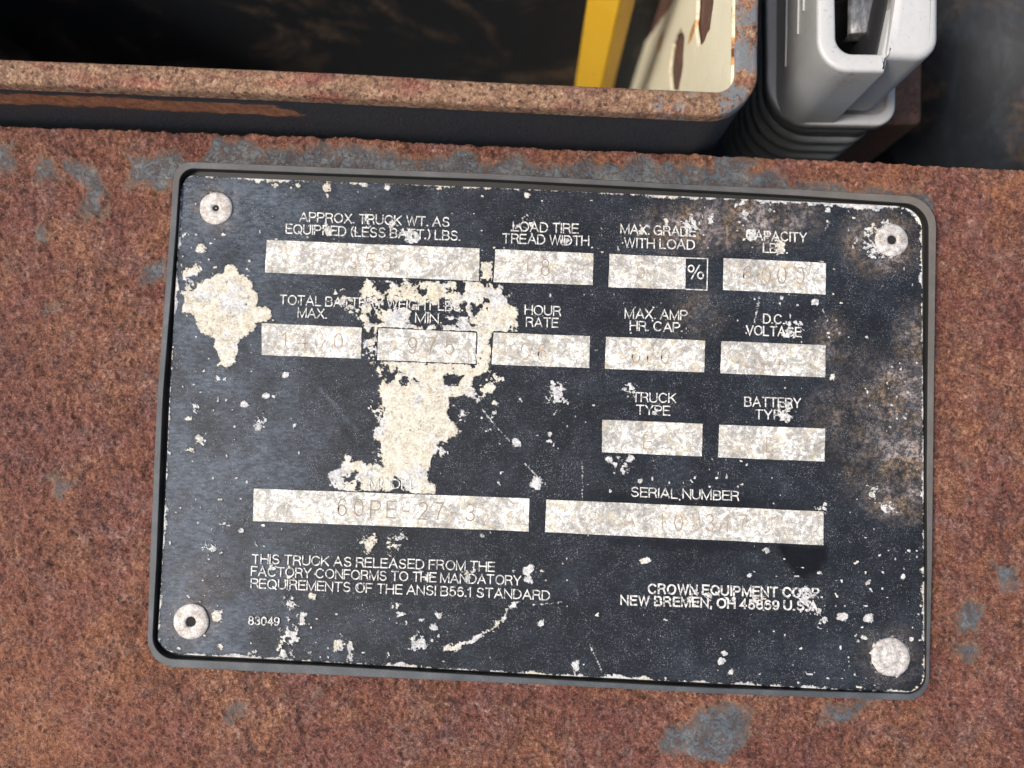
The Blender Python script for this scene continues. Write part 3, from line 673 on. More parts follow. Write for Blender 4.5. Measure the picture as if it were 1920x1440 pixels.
# --- stroke lettering
def arc(cx, cy, rx, ry, a0, a1, n=12):
    a = np.radians(np.linspace(a0, a1, n)); return [(cx + rx * math.cos(t), cy + ry * math.sin(t)) for t in a]
G = {
 'A': (.76, [[(0, 0), (.38, 1), (.76, 0)], [(.13, .34), (.63, .34)]]),
 'B': (.66, [[(0, .52), (0, 0), (.38, 0)] + arc(.38, .26, .27, .26, -90, 90) + [(0, .52), (0, 1), (.36, 1)] + arc(.36, .76, .24, .24, 90, -90)]),
 'C': (.76, [arc(.40, .5, .39, .5, 42, 318, 20)]),
 'D': (.70, [[(0, 0), (0, 1), (.28, 1)] + arc(.28, .5, .42, .5, 90, -90, 16) + [(0, 0)]]),
 'E': (.58, [[(.58, 1), (0, 1), (0, 0), (.58, 0)], [(0, .53), (.53, .53)]]),
 'F': (.55, [[(.55, 1), (0, 1), (0, 0)], [(0, .51), (.48, .51)]]),
 'G': (.78, [arc(.40, .5, .39, .5, 45, 345, 20) + [(.78, .46), (.44, .46)], [(.78, .46), (.78, 0)]]),
 'H': (.68, [[(0, 0), (0, 1)], [(.68, 0), (.68, 1)], [(0, .52), (.68, .52)]]),
 'I': (.02, [[(.01, 0), (.01, 1)]]),
 'J': (.48, [[(.48, 1), (.48, .27)] + arc(.24, .26, .24, .26, 0, -180)]),
 'K': (.66, [[(0, 0), (0, 1)], [(.64, 1), (0, .36)], [(.22, .58), (.66, 0)]]),
 'L': (.52, [[(0, 1), (0, 0), (.52, 0)]]),
 'M': (.82, [[(0, 0), (0, 1), (.41, 0), (.82, 1), (.82, 0)]]),
 'N': (.68, [[(0, 0), (0, 1), (.68, 0), (.68, 1)]]),
 'O': (.80, [arc(.40, .5, .40, .5, 0, 360, 25)]),
 'P': (.62, [[(0, 0), (0, 1), (.35, 1)] + arc(.35, .73, .27, .27, 90, -90) + [(0, .46)]]),
 'Q': (.80, [arc(.40, .5, .40, .5, 0, 360, 25), [(.50, .22), (.80, -.05)]]),
 'R': (.66, [[(0, 0), (0, 1), (.37, 1)] + arc(.37, .75, .26, .25, 90, -90) + [(0, .5)], [(.38, .5), (.54, .42), (.60, .2), (.66, 0)]]),
 'S': (.64, [arc(.33, .75, .27, .25, 30, 180) + arc(.33, .76, .27, .25, 180, 262, 5) + arc(.32, .26, .30, .26, 80, -165, 14)]),
 'T': (.64, [[(0, 1), (.64, 1)], [(.32, 1), (.32, 0)]]),
 'U': (.68, [[(0, 1), (0, .32)] + arc(.34, .32, .34, .32, 180, 360) + [(.68, 1)]]),
 'V': (.70, [[(0, 1), (.35, 0), (.70, 1)]]),
 'W': (1.0, [[(0, 1), (.25, 0), (.5, 1), (.75, 0), (1, 1)]]),
 'X': (.68, [[(0, 0), (.66, 1)], [(.02, 1), (.68, 0)]]),
 'Y': (.68, [[(0, 1), (.34, .44), (.68, 1)], [(.34, .44), (.34, 0)]]),
 '0': (.54, [arc(.27, .5, .27, .5, 0, 360, 21)]),
 '1': (.34, [[(.02, .76), (.24, 1), (.24, 0)]]),
 '2': (.54, [arc(.27, .73, .26, .27, 165, -35, 12) + [(0, 0), (.54, 0)]]),
 '3': (.54, [arc(.26, .75, .23, .25, 160, -85, 12), arc(.26, .26, .27, .26, 85, -160, 12)]),
 '4': (.56, [[(.42, 0), (.42, 1), (0, .30), (.56, .30)]]),
 '5': (.54, [[(.50, 1), (.10, 1), (.04, .50)] + arc(.26, .32, .27, .32, 130, -155, 14)]),
 '6': (.54, [arc(.29, .5, .28, .5, 50, 180, 10) + arc(.27, .32, .26, .32, 180, 540, 20)]),
 '7': (.54, [[(0, 1), (.54, 1), (.28, .45), (.18, 0)]]),
 '8': (.54, [arc(.27, .76, .22, .24, -90, 270, 18), arc(.27, .27, .27, .27, 90, 450, 18)]),
 '9': (.54, [arc(.27, .68, .26, .32, 0, 360, 18), arc(.25, .5, .28, .5, 20, -130, 10)]),
 '.': (.05, [[(.0, .03), (.05, .03)]]), ',': (.06, [[(.05, .06), (.0, -.15)]]), '-': (.36, [[(0, .44), (.36, .44)]]),
 '(': (.22, [arc(.40, .45, .38, .68, 125, 235, 10)]), ')': (.22, [arc(-.18, .45, .38, .68, -55, 55, 10)]),
 '%': (1.1, [arc(.21, .74, .20, .25, 0, 360, 15), arc(.89, .24, .20, .25, 0, 360, 15), [(.26, -.02), (.80, 1.02)]]),
}

def lean(x): return 0.0525 + (x - 320) / 1410 * (-0.0056 - 0.0525)

def ribbon(pl, w, V, F, z0, z1):
    p = np.asarray(pl, float)
    keep = np.r_[True, np.hypot(*np.diff(p, axis=0).T) > 1e-6]; p = p[keep]
    if len(p) < 2: return
    closed = np.hypot(*(p[0] - p[-1])) < 1e-6
    d = np.diff(p, axis=0); d /= np.hypot(*d.T)[:, None]
    if not closed:
        p = p.copy(); p[0] -= d[0] * w * .5; p[-1] += d[-1] * w * .5
    nrm = np.stack([-d[:, 1], d[:, 0]], 1); N = len(p); off = np.zeros((N, 2))
    for i in range(N):
        a = nrm[i - 1] if i > 0 else (nrm[-1] if closed else nrm[0]); b = nrm[i] if i < N - 1 else (nrm[0] if closed else nrm[-1])
        m = a + b; l = np.hypot(*m)
        if l < .3: off[i] = b; continue
        m /= l; off[i] = m / max(.45, m @ b)
    l = P(p + off * w / 2, z1); r = P(p - off * w / 2, z1); base = len(V)
    for q in (l, r):
        V += q.tolist()
    for q in (l, r):
        q2 = q.copy(); q2[:, 2] = z0; V += q2.tolist()
    for i in range(N - 1):
        F.append((base + i, base + N + i, base + N + i + 1, base + i + 1))
        F.append((base + i, base + i + 1, base + 2 * N + i + 1, base + 2 * N + i)); F.append((base + N + i, base + 3 * N + i, base + 3 * N + i + 1, base + N + i + 1))
    if not closed:
        F.append((base, base + 2 * N, base + 3 * N, base + N)); e = N - 1
        F.append((base + e, base + N + e, base + 3 * N + e, base + 2 * N + e))

SEQ = [0]
def text_line(txt, a, b, cap, w, mat, name, z0=-0.12, z1=0.115, gap=.20, space=.34, width=None):
    V, F = [], []; x = 0; lay = []
    for ch in txt:
        if ch == ' ': x += space; continue
        g = G[ch]; lay.append((x, g)); x += g[0] + gap
    total = x - gap; a = np.asarray(a, float); b = np.asarray(b, float); ax = (b - a) / total
    for x0, g in lay:
        o = a + ax * (x0 + g[0] / 2); up = np.array([lean(o[0]), -1.0]) * cap; j = rng.normal(0, .25, 2)
        for pl in g[1]:
            ribbon([a + ax * (x0 + gx) + up * gy + j for gx, gy in pl], w, V, F, z0, z1 + .0012 * (SEQ.__setitem__(0, SEQ[0] + 1) or SEQ[0] % 9))
    return mk(name, V, F, mat, PLATE)

def stamp(txt, xs, base, cap, cw=None, slope=.043, jit=1.2, mat='stamp'):
    V, F = [], []
    for ch, x in zip(txt, xs):
        if ch == ' ': continue
        g = G[ch]; sc_ = cap * (cw or .92); o = np.array([x - g[0] * sc_ / 2, base + (x - xs[0]) * slope]) + rng.normal(0, jit, 2)
        for pl in g[1]:
            ribbon([o + np.array([gx * sc_, gx * sc_ * slope]) + np.array([lean(x), -1.0]) * cap * gy for gx, gy in pl], 2.4, V, F, -.02, 0.045 + .0012 * (SEQ.__setitem__(0, SEQ[0] + 1) or SEQ[0] % 9))
    return mk('stamped_value', V, F, M[mat], PLATE)

W1 = 2.15
for txt, a, b, cap in [
    ('APPROX. TRUCK WT. AS', (562, 414.5), (842, 424.7), 17), ('EQUIPPED (LESS BATT.) LBS.', (536, 437), (862, 450.5), 19.5), ('TOTAL BATTERY WEIGHT LBS.', (525, 570), (867, 583), 18.5),
    ('MAX.', (559, 594), (612, 596.5), 18), ('MIN.', (779, 604), (827, 606), 18.5), ('LOAD TIRE', (962, 432.5), (1084, 437), 19.5), ('TREAD WIDTH', (943, 455), (1104, 460), 18.5),
    ('MAX. GRADE', (1164, 437), (1304, 443), 18.5), ('WITH LOAD', (1171, 462.5), (1302, 467.5), 18), ('CAPACITY', (1400, 449), (1512, 453.5), 17.5), ('LBS.', (1432, 472.8), (1476, 474.5), 17),
    ('HOUR', (984, 589), (1051, 591.5), 18), ('RATE', (987, 611.5), (1046, 614), 17), ('MAX. AMP', (1173, 596), (1288, 599), 18.5), ('HR. CAP.', (1182, 618.5), (1279, 622), 17.5), ('D.C.', (1432, 605.5), (1470, 607), 17.5),
    ('VOLTAGE', (1400, 627), (1502, 631), 17.5), ('TRUCK', (1186, 752.5), (1267, 755), 18.5), ('TYPE', (1194, 776), (1256, 778.5), 18), ('BATTERY', (1397, 761), (1501, 764), 17.5), ('TYPE', (1417, 785), (1480, 787), 17.5),
    ('MODEL', (693, 915), (780, 917), 19), ('SERIAL NUMBER', (1184, 930.5), (1385, 938.5), 19.5), ('THIS TRUCK AS RELEASED FROM THE', (472.5, 1056), (927, 1071), 18.5),
    ('FACTORY CONFORMS TO THE MANDATORY', (471, 1079), (976, 1097), 18.5), ('REQUIREMENTS OF THE ANSI B56.1 STANDARD', (470, 1102), (1030, 1125), 18.5)]:
    text_line(txt, a, b, min(cap, 17.2) - .6, W1, M['ink'], 'lettering')
text_line('83049', (466, 1171), (523, 1172.5), 14.5, 2.2, M['ink'], 'part_number')
text_line('CROWN EQUIPMENT CORP.', (1216, 1112), (1541, 1120.5), 16.5, 3.1, M['ink'], 'maker_lettering', gap=.28)
text_line('NEW BREMEN, OH 45869 U.S.A.', (1165, 1133), (1538, 1145), 16.0, 3.1, M['ink'], 'maker_lettering', gap=.28)
text_line('%', (1290, 521), (1319, 522.5), 24, 2.4, M['ink'], 'percent_sign')
V, F = [], []
ribbon([(1287, 483.5), (1327, 485), (1325.6, 543.8), (1286, 542.3)], 1.8, V, F, -.12, .04); mk('percent_box_outline', V, F, M['ink'], PLATE)
ar = lambda x0, n, st: [x0 + st * k for k in range(n)]
stamp('1958', ar(630, 4, 32), 503, 31); stamp('18', [987, 1022], 515, 30); stamp('5', [1200], 522, 30); stamp('6000', ar(1402, 4, 32), 528, 31)
stamp('1400', ar(534, 4, 33), 652, 30); stamp('975', ar(773, 3, 34.5), 662, 30, mat='stamp_deep'); stamp('06', [985, 1015], 674, 30); stamp('666', [1193, 1221, 1249], 680, 29); stamp('24', [1428, 1456], 690, 29)
stamp('E', [1213], 839, 26); stamp('E', [1445], 848, 27); stamp('60PE-27-3', [640, 671.5, 702, 733, 762, 793, 822, 851, 882], 966, 31, jit=.8, mat='stamp_deep'); stamp('A 109317', [1181, 1211, 1243, 1272, 1302, 1333, 1363, 1393], 989, 30)

# --- four blind rivets
def rivet(cx, cy, rpx, bore):
    c = P([(cx, cy)], 0)[0]; r = np.hypot(*(P([(cx + rpx, cy)], 0)[0] - c)[:2]); n = 40
    if bore == 'open': prof = [(1, -.05), (1.0, .16), (.96, .30), (.86, .40), (.62, .50), (.42, .52), (.31, .48), (.285, .36), (.28, .16), (.27, .10), (0, .09)]
    elif bore == 'pin': prof = [(1, -.05), (1.0, .16), (.96, .32), (.84, .42), (.60, .52), (.36, .52), (.24, .46), (.20, .30), (.17, .22), (.10, .26), (0, .28)]
    else: prof = [(1, -.05), (1.0, .18), (.95, .34), (.80, .46), (.66, .46), (.58, .36), (.50, .33), (.42, .40), (.30, .50), (.16, .54), (0, .50)]
    a = np.linspace(0, 2 * np.pi, n, endpoint=False); rings = []
    for k, (q, z) in enumerate(prof):
        wob = 1 + .025 * fbm(np.cos(a) * 3 + cx, np.sin(a) * 3 + cy, 1.6, 7, 3)
        h = z + (.05 * fbm(np.cos(a) * q * 4 + cx, np.sin(a) * q * 4, 1.3, 17, 3) if 0 < k < 8 else 0)
        rings.append(np.c_[c[0] + np.cos(a) * max(q, .004) * r * wob, c[1] + np.sin(a) * max(q, .004) * r * wob, np.broadcast_to(h, a.shape)])
    v, f = loft(rings, cap_b=True)
    o = fix_normals(mk('rivet', v, f, M['rivet'], PLATE, loc=(c[0], c[1], 0), smooth=True))
    if bore in ('open', 'pin'):
        q = .275 if bore == 'open' else .19; z = .13 if bore == 'open' else .27
        m = np.c_[c[0] + np.cos(a) * q * r, c[1] + np.sin(a) * q * r, np.full(n, z + .02)]
        v, f = loft([m, np.c_[c[0] + np.cos(a) * .02, c[1] + np.sin(a) * .02, np.full(n, z)]], cap_b=True)
        mk('bore', v, f, M['hole_shade'], o, smooth=True)  # black disc painting the shade of a deeper hole
rivet(406, 391, 31, 'pin'); rivet(1671, 450.5, 31, 'open'); rivet(359.5, 1165, 33, 'open'); rivet(1669.5, 1231, 36, 'solid')

# ------------------------------------------------------------------ battery tray
TRAY_Z, FLOOR_Z = 15.0, -135.0
TRAY = thing('battery_tray', 'open black steel battery tray with rusty rim and cream painted side', 'battery tray', (0, 90, FLOOR_Z))

def build_tray():
    outer_e = np.array([(-900, 118), (0, 155), (320, 168), (640, 182), (900, 195.5), (1171, 208.5), (1330, 215.5)])
    inner_e = np.array([(-900, 72), (0, 110.5), (320, 123), (640, 136.5), (900, 152), (1171, 164), (1340, 171.5)])
    n = 260
    o = edge_pts(outer_e, n); i = edge_pts(inner_e, n)
    def corner(p0, p1, p2, m=14):
        t = np.linspace(0, 1, m)[1:, None]; p0, p1, p2 = map(np.asarray, (p0, p1, p2)); h0 = p0 + (p1 - p0) * .55; h1 = p2 + (p1 - p2) * .55
        return (1 - t) ** 3 * p0 + 3 * (1 - t) ** 2 * t * h0 + 3 * (1 - t) * t * t * h1 + t ** 3 * p2
    o = np.r_[o, corner(o[-1], (1414, 220), (1420, 140)), edge_pts([(1420, 140), (1423, 0), (1431, -500)], 60)[1:]]
    i = np.r_[i, corner(i[-1], (1377, 174), (1378, 140)), edge_pts([(1378, 140), (1380, 0), (1386, -500)], 60)[1:]]
    O = P(o, TRAY_Z); I = P(i, TRAY_Z); m = len(O)
    jag = lambda q, k: 0.075 * fbm(q[:, 0], q[:, 1], 2.6, 400 + k // 40, 4, .65)
    tang = np.gradient(O[:, :2], axis=0); tang /= np.linalg.norm(tang, axis=1)[:, None]; nr = np.c_[tang[:, 1], -tang[:, 0]]     # outward
    # rusted rim: top faces of the two walls, their rounded arrises and a little of both sides
    rows = []
    for f, dz in ((-.02, -2.6), (-.015, -.9), (0.0, -.35), (.07, -.06), (.2, .03), (.35, .05), (.5, .05), (.65, .05), (.8, .04), (.93, -.04), (1.0, -.35), (1.0, -1.0)):
        q = O + (I - O) * f; q[:, :2] += nr * jag(q, 400 + int(f * 40))[:, None] * .9; q[:, 2] = TRAY_Z + dz + .8 * jag(q, 430 + int(f * 40)) * (1 if dz > -.9 else 0); rows.append(q)
    k = len(rows); v = np.concatenate(rows); f = grid_faces(m, k)
    near = np.arange(m)[None, :].repeat(k, 0).ravel()
    pxu = np.tile(o[:, 0], k); pxv = np.tile(o[:, 1], k)
    paint = .30 * sstep(1080, 1300, pxu) + np.where(pxv < 140, .12, 0) + .16 + .18 * fbm(pxu, pxv, 60, 9, 3)
    mk('rim', v, f, M['rim'], TRAY, smooth=True, attrs=dict(paint=np.clip(paint, 0, 1)))
    # outside of the walls
    zs = np.r_[TRAY_Z - .7, TRAY_Z - 11, TRAY_Z - 12, TRAY_Z - 1.3, TRAY_Z - 2, TRAY_Z - 3, TRAY_Z - 4, TRAY_Z - 5, TRAY_Z - 6, TRAY_Z - 7, TRAY_Z - 8.5, TRAY_Z - 10, TRAY_Z - 13, TRAY_Z - 20, -40, FLOOR_Z]
    zs = np.sort(zs)[::-1]
    q = np.concatenate([np.c_[O[:, :2] - nr * .1, np.full(m, z)] for z in zs]); dz = TRAY_Z - q[:, 2]; X = np.tile(O[:, 0], len(zs)); isf = np.tile(np.arange(m) < n, len(zs))
    wob = 1.0 * fbm(X, X * 0, 30, 77, 3)
    band = np.clip(1 - np.abs(dz - 6.8 - wob * .6) / 4.0, 0, 1) * sstep(-40, -50, X + 6 * fbm(X, dz * 3, 9, 81, 3)) * 1.15 * isf
    lip = np.clip(1 - dz / (3.4 + 1.6 * fbm(X, X * 0, 12, 83, 3)), 0, 1) * .9
    mk('outer_wall', q, grid_faces(m, len(zs)), M['wall'], TRAY, smooth=True, attrs=dict(band=band, lip=lip))
    # inside faces, floor, far walls
    zi = np.r_[TRAY_Z - .9, 5, -20, -50, FLOOR_Z]; fr = np.arange(m) < n + 13
    J = I[fr]; q = np.concatenate([np.c_[J[:, :2], np.full(len(J), z)] for z in zi]); mk('front_lining', q, grid_faces(len(J), len(zi)), M['pit'], TRAY, smooth=True)
    x0, x1, y0, y1 = O[:, 0].min() + 1, I[:, 0].max() + 1, O[:, 1].min(), I[:, 1].max()
    v = [(x0, y0, FLOOR_Z), (x1, y0, FLOOR_Z), (x1, y1, FLOOR_Z), (x0, y1, FLOOR_Z), (x0, y0, FLOOR_Z - 4), (x1, y0, FLOOR_Z - 4), (x1, y1, FLOOR_Z - 4), (x0, y1, FLOOR_Z - 4)]
    bf = [(0, 1, 2, 3), (7, 6, 5, 4), (0, 4, 5, 1), (1, 5, 6, 2), (2, 6, 7, 3), (3, 7, 4, 0)]
    mk('floor_plate', v, bf, M['pit'], TRAY)
    def box(nm, a, b, mat): 
        (ax, ay, az), (bx, by, bz) = a, b
        mk(nm, [(ax, ay, bz), (bx, ay, bz), (bx, by, bz), (ax, by, bz), (ax, ay, az), (bx, ay, az), (bx, by, az), (ax, by, az)], bf, mat, TRAY)
    box('far_wall', (x0, y1, FLOOR_Z), (x1, y1 + 4, TRAY_Z), M['pit']); box('end_wall', (x0 - 4, y0, FLOOR_Z), (x0, y1 + 4, TRAY_Z), M['pit'])
    # right wall: bare brown steel behind, cream painted lifting plate in front of it
    J = I[np.arange(m) >= n + 4]; zi = np.r_[TRAY_Z - .9, -10, -30, -60, FLOOR_Z]
    mk('side_lining', np.concatenate([np.c_[J[:, 0] + .9, J[:, 1], np.full(len(J), z)] for z in zi]), grid_faces(len(J), len(zi)), M['brown'], TRAY, smooth=True)
    return I[n + 40, 0]
SIDE_X = build_tray()

def build_cream():
    X = SIDE_X - .15
    # outline on the upright plane: rim line, then the slanting lower edge
    zt = TRAY_Z - .5
    A = PX([(1378, 171)], X)[0]; edge = PX([(1142, 176), (1150, 165), (1178, 122), (1205, 86), (1232, 48), (1265, 0), (1320, -90)], X)
    yz = [(A[1] + .4, zt), (A[1] + 70, zt)] + [(e[1], e[2]) for e in edge[::-1]]
    yz.append((A[1] + .4, edge[0][2] - 4))
    yz = np.array(yz); h1 = PX([(1283, 70), (1280, 128), (1272, 172), (1258, 168), (1255, 130), (1262, 80), (1275, 54)], X)[:, 1:]
    h2 = PX([(1338, 0), (1330, 55), (1318, 84), (1308, 86), (1304, 50), (1307, 0), (1312, -40), (1335, -40)], X)[:, 1:]
    lo, hi = yz.min(0), yz.max(0); ny, nz = 190, 330
    Y, Z = np.meshgrid(np.linspace(lo[0], min(hi[0], lo[0] + 75), ny), np.linspace(max(lo[1], FLOOR_Z + 1), hi[1], nz)); y, z = Y.ravel(), Z.ravel()
    so = sdpoly(y, z, yz); s1 = sdpoly(y, z, h1); s2 = sdpoly(y, z, h2)
    s = np.minimum(so, -np.maximum(s1, s2)) + .25 * fbm(y, z, 3, 501, 3)
    rim = np.clip(1 - (zt - z) / 1.6, 0, 1)
    # slide the border vertices to the outline so that the cut edge is clean
    gy, gz = np.gradient(s.reshape(Y.shape), Y[0, 1] - Y[0, 0], axis=1).ravel(), np.gradient(s.reshape(Y.shape), Z[1, 0] - Z[0, 0], axis=0).ravel()
    near = (np.abs(s) < .38); gg = gy * gy + gz * gz + .05
    y2 = np.where(near, y - gy * s / gg * .9, y); z2 = np.where(near, z - gz * s / gg * .9, z)
    ins = s > -.2; f = grid_faces(ny, nz); f = f[ins[f].all(1)]
    rust = np.clip(.62 - s / 7 * .6, 0, 1) * .62 + .55 * rim * (fbm(y, z, 4, 505, 3) > .35)
    q = PX([(1298, 60), (1238, 80), (1250, 12)], X); 
    for c, r in zip(q, (2.6, 3.0, 3.0)): rust = np.maximum(rust, .62 * np.clip(1.3 - np.hypot(y - c[1], (z - c[2]) * .35) / r, 0, 1))
    drip = PX([(1372, 95)], X)[0]; rust = np.maximum(rust, .95 * np.clip(1.2 - np.hypot((y - drip[1]) / 4.5, (z - drip[2]) / .55), 0, 1))
    va = np.c_[np.full(len(y), X), y2, z2]; vb = va.copy(); vb[:, 0] += .7
    n0 = len(va)
    # edges used once get a wall to the back sheet
    e = np.concatenate([f[:, [0, 1]], f[:, [1, 2]], f[:, [2, 3]], f[:, [3, 0]]]); key = np.sort(e, 1); _, idx, cnt = np.unique(key[:, 0] * n0 + key[:, 1], return_index=True, return_counts=True)
    b = e[idx[cnt == 1]]; wallf = np.stack([b[:, 1], b[:, 0], b[:, 0] + n0, b[:, 1] + n0], 1)
    used = np.unique(np.r_[f.ravel(), wallf.ravel()]); remap = -np.ones(2 * n0, int); remap[used] = np.arange(len(used))
    mk('lifting_plate', np.r_[va, vb][used], remap[np.r_[f, wallf]], M['cream'], TRAY, attrs=dict(rust=np.r_[rust, rust][used]))
build_cream()

# ------------------------------------------------------------------ yellow post standing in the tray
def build_post():
    # the two upright arrises are seen along known directions; the strip is turned to face half left
    a = P([(1090, 80)], -62)[0][:2]; ang = math.radians(-36); d = np.array([math.cos(ang), math.sin(ang)]); n = np.array([-d[1], d[0]])
    def along(px, ang2, p0):
        e = np.array([math.cos(ang2), math.sin(ang2)]); r = P([px], -62)[0][:2] - CAM[:2]
        return np.linalg.solve(np.c_[e, -r], CAM[:2] - p0)[0]
    wd = along((1147, 80), ang, a); d2a = math.radians(42); b = a + d * wd; w2 = along((1167, 80), d2a, b); e2 = np.array([math.cos(d2a), math.sin(d2a)])
    x, y = a
    root = thing('yellow_post', 'upright yellow painted steel strip standing inside the battery tray', 'post', (x + wd / 2, y, FLOOR_Z))
    prof = [np.zeros(2), d * (wd - .5), d * wd + e2 * .5, d * wd + e2 * w2, d * wd + e2 * w2 + n * 1.2, d * (wd - .8) + n * 2.0, n * 2.0]
    prof = np.array([np.array([x, y]) + p for p in prof])
    zs = [FLOOR_Z, -90, -50, -30, -8]
    v, f = loft([at(prof, z) for z in zs], cap_b=True)
    fix_normals(mk('strip', v, f, M['yellow'], root))
build_post()

# ------------------------------------------------------------------ grey battery connector with ribbed boot
CZ, CB = 10.0, -12.6
CONN = thing('battery_connector', 'grey plastic battery plug with open socket beside the rusty tray rim', 'connector', (*P([(1560, 120)], CB)[0][:2], -75))

def build_connector():
    # left shell: open socket
    out = rloop([(1533, -190), (1533, 133), (1661, 134), (1726, -190)], [30, 62, 3, 20], 26, 14, [[(1533, -30)], [], [], []])
    inn = rloop([(1567, -150), (1569, 99), (1655, 100), (1706, -150)], [16, 30, 3, 14], 26, 14, [[(1567, -20)], [], [], []])
    O = P(out, CZ); I = P(inn, CZ)
    rings = [at(O, CB - .5), at(O, CZ - 4), at(O, CZ - .9), at(inset(O, .06), CZ - .5), at(inset(O, .28), CZ - .13), at(inset(O, .7), CZ), at(inset(I, -.6), CZ), at(inset(I, -.22), CZ - .13), at(I, CZ - .6), at(inset(I, .15), CZ - 10), at(inset(I, .3), CZ - 20), at(inset(I, .35), CB - .5)]
    worn = np.repeat([0, 0, .0, .35, .9, 1, 1, .9, .5, 0, 0, 0], len(O))
    v, f = loft(rings); grime = np.clip(.38 + .5 * fbm(v[:, 0], v[:, 1] + v[:, 2], 9, 601, 3), 0, .5) * (worn < .5)
    mk('socket_shell', v, f, M['grey'], CONN, smooth=True, attrs=dict(worn=worn, grime=grime))
    # right block
    o2 = rloop([(1708, -190), (1663, 104), (1762, 109), (1764, -190)], [6, 3, 40, 10], 26, 14)
    B = P(o2, CZ + 1.0)
    rings = [at(B, CB + 1), at(B, CZ - .9), at(inset(B, .06), CZ - .2), at(inset(B, .3), CZ + .45), at(inset(B, .9), CZ + .9), at(inset(B, 1.4), CZ + 1.0)]
    left = np.zeros(len(B), bool); left[4:14 + 24 + 10] = True
    for q in rings[2:]: q[left, :2] = B[left, :2]
    v, f = loft(rings, cap_b=True); worn = np.repeat([0, 0, .5, .9, 1, 1], len(B))
    grime = np.clip(.35 + .6 * fbm(v[:, 0] * 2, v[:, 1] + v[:, 2], 7, 611, 3), 0, .8) * (worn < .4)
    mk('side_shell', v, f, M['grey'], CONN, smooth=True, attrs=dict(worn=worn, grime=grime))
    li = P(rloop([(1569, -146), (1571, 97), (1653, 98), (1703, -146)], [16, 30, 3, 14], 26, 14, [[(1569, -20)], [], [], []]), CZ)
    v, f = loft([at(inset(li, .05), CZ - 2.2), at(inset(li, .35), CZ - 2.4), at(inset(li, .45), CZ - 12), at(inset(li, .5), CB)], cap_b=True)
    mk('socket_shade_liner', v, f, M['shade_liner'], CONN, smooth=True)  # added black liner, stands in for the shade inside the socket
    # contact inside the socket
    q0 = P([(1594, 60)], CZ - 9)[0]; q1 = P([(1692, 64)], CZ - 9)[0]; wx = q1[0] - q0[0]; rows = []
    for yy, dz in ((q0[1] - .05, -3.0), (q0[1] - .05, -.35), (q0[1] + .25, 0), (q0[1] + 3, .05), (q0[1] + 24, .1)):
        t = np.linspace(-1, 1, 25); rows.append(np.c_[q0[0] + wx * (.5 + .5 * t), np.full(25, yy), CZ - 9 + 1.7 * (np.sqrt(np.clip(1 - (t * .97) ** 2, 0, 1)) - 1) + dz])
    mk('contact', np.concatenate(rows), grid_faces(25, 5), M['contact'], CONN, smooth=True)
    # flange at the foot of the shell
    fl = rloop([(1437, -120), (1440, 231), (1679, 235), (1684, -120)], [20, 84, 36, 20], 30, 14); Fo = P(fl, CB)
    rec = rloop([(1480, -90), (1482, 211), (1664, 214), (1668, -90)], [10, 60, 24, 10], 30, 14); R = P(rec, CB)
    rings = [at(inset(Fo, .5), CB - 3.2), at(inset(Fo, .05), CB - 2.9), at(Fo, CB - .5), at(inset(Fo, .12), CB - .12), at(inset(Fo, .5), CB), at(inset(R, -.35), CB), at(inset(R, .2), CB - .4), at(inset(R, .5), CB - .9)]
    v, f = loft(rings, cap_b=True); g = np.repeat([0, 0, .0, 0, .1, .35, .75, .55], len(Fo)); w = np.repeat([0, 0, .12, .3, .4, .35, .1, .1], len(Fo))
    mk('flange', v, f, M['grey'], CONN, smooth=True, attrs=dict(worn=w, grime=g))
    # collar and corrugated boot below it
    co = P(rloop([(1432, -100), (1435, 247), (1640, 251), (1645, -100)], [20, 88, 30, 20], 30, 14), CB - 5)
    rings = [at(co, CB - 2.8), at(inset(co, .1), CB - 7.2), at(inset(co, 1.0), CB - 7.6)]
    v, f = loft(rings, cap_b=False); mk('collar', v, f, M['grey'], CONN, smooth=True, attrs=dict(worn=np.zeros(len(v)), grime=np.full(len(v), .22)))
    bo = P(rloop([(1420, -90), (1424, 262), (1634, 266), (1640, -90)], [20, 92, 44, 20], 30, 14), CB - 8)
    rings = []; z = CB - 7.3
    for k in range(7):
        for d, h in ((1.5, 0), (.45, .6), (0, 1.5), (.05, 2.6), (.5, 3.5), (1.5, 4.2)):
            rings.append(at(inset(bo, d + .14 * k), z - h))
        z -= 5.2
    rings.append(at(inset(bo, 6), z - 3)); v, f = loft(rings, cap_b=True); mk('ribbed_boot', v, f, M['boot'], CONN, smooth=True)
    # pale ridges standing in for highlights of moulded recesses, left side of the shell
    xl = O[:, 0].min()
    for (y0, y1, z0, z1) in ((1.5, 26, -6.2, -6.0), (4.5, 26, .6, .75), (7.5, 26, 3.4, 3.5)):
        yb = P([(1533, 60)], CZ)[0][1]
        q = [(xl - .10, yb + y0, z0), (xl - .10, yb + y1, z0), (xl + .2, yb + y1, z0), (xl + .2, yb + y0, z0), (xl - .10, yb + y0, z1 + .12), (xl - .10, yb + y1, z1 + .12), (xl + .2, yb + y1, z1 + .12), (xl + .2, yb + y0, z1 + .12)]
        mk('recess_highlight', q, [(0, 1, 2, 3), (7, 6, 5, 4), (0, 4, 5, 1), (1, 5, 6, 2), (2, 6, 7, 3), (3, 7, 4, 0)], M['grey'], CONN, attrs=dict(worn=np.ones(8), grime=np.zeros(8)))  # full wear tone here paints the highlight
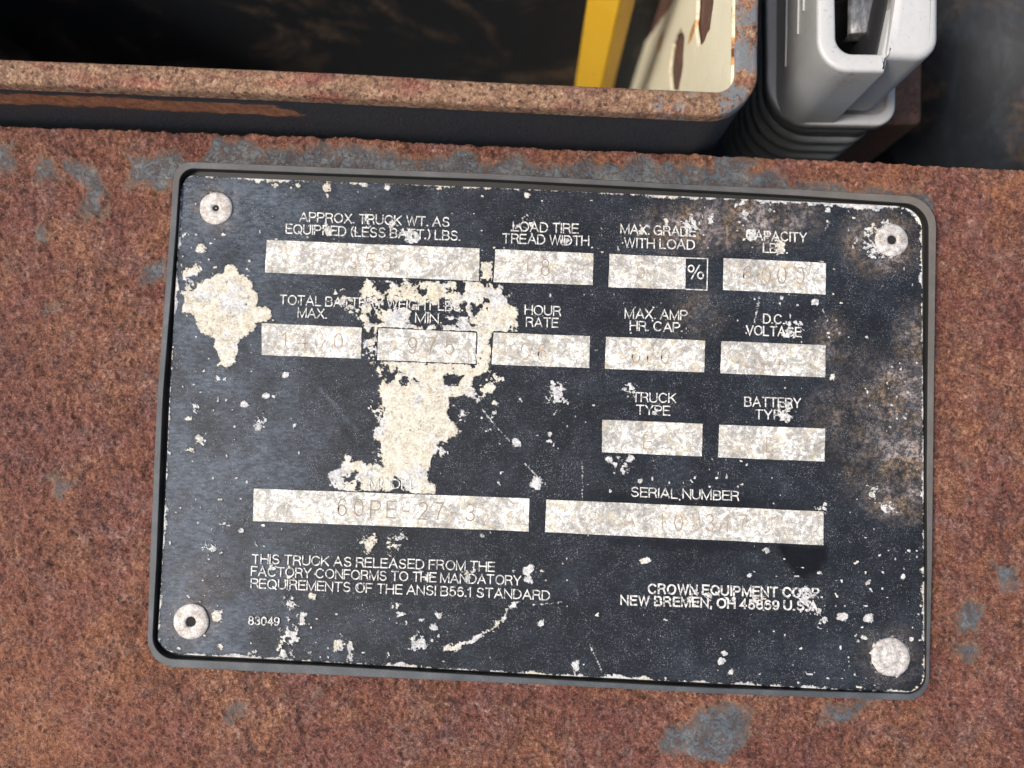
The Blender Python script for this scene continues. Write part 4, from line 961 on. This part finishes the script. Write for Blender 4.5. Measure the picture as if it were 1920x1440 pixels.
build_connector()

# ------------------------------------------------------------------ black cover at the right, rusty bracket, chassis pan
def build_cover():
    root = thing('black_cover', 'glossy black rounded steel cover in the corner right of the grey plug', 'cover', (150, 110, -78))
    lo = P(rloop([(1752, -800), (1756, 345), (2700, 390), (2700, -800)], [430, 430, 40, 40], 60, 40), -26)
    rings = [at(lo, -78), at(lo, -74), at(inset(lo, .05), -70)]
    R = 45.0
    for a in np.linspace(0, 90, 20): rings.append(at(inset(lo, R * (1 - math.cos(math.radians(a)))), -70 + R * math.sin(math.radians(a))))
    v, f = loft(rings, cap_b=True); mk('shell', v, f, M['cover'], root, smooth=True)
build_cover()

def build_bracket():
    root = thing('rusty_bracket', 'brown rusted steel bracket wedged between the grey plug and black cover', 'bracket', (105, 75, -78))
    q = P(rloop([(1585, -200), (1585, 236), (1728, 232), (1732, -200)], [4, 8, 10, 4], 20, 8), -30)
    v, f = loft([at(q, -78), at(q, -30.6), at(inset(q, .2), -30.15), at(inset(q, .6), -30)], cap_b=True); mk('plate', v, f, M['brown2'], root, smooth=False)
def mat_brown2():
    t = NT('bracket_rust'); c, k, f, g = rust_colour(t)
    col = t.mix(t.math('MULTIPLY', t.step(t.noise(.3, 4, .7, off=4), .42, .58), .6), t.mix(.6, c, (.03, .02, .015)), (.075, .050, .032)); t.bump(k, .5, .8); return t.out(col, .75)
M['brown2'] = mat_brown2()
build_bracket()

v = [(-400, 20, -78), (500, 20, -78), (500, 700, -78), (-400, 700, -78), (-400, 20, -82), (500, 20, -82), (500, 700, -82), (-400, 700, -82)]
# pan lies to the right of the tray only
xr = SIDE_X + 6
v = [(xr, 20, -78), (500, 20, -78), (500, 500, -78), (xr, 500, -78), (xr, 20, -82), (500, 20, -82), (500, 500, -82), (xr, 500, -82)]
o = mk('chassis_floor', v, [(0, 1, 2, 3), (7, 6, 5, 4), (0, 4, 5, 1), (1, 5, 6, 2), (2, 6, 7, 3), (3, 7, 4, 0)], M['chassis']); o['kind'] = 'structure'
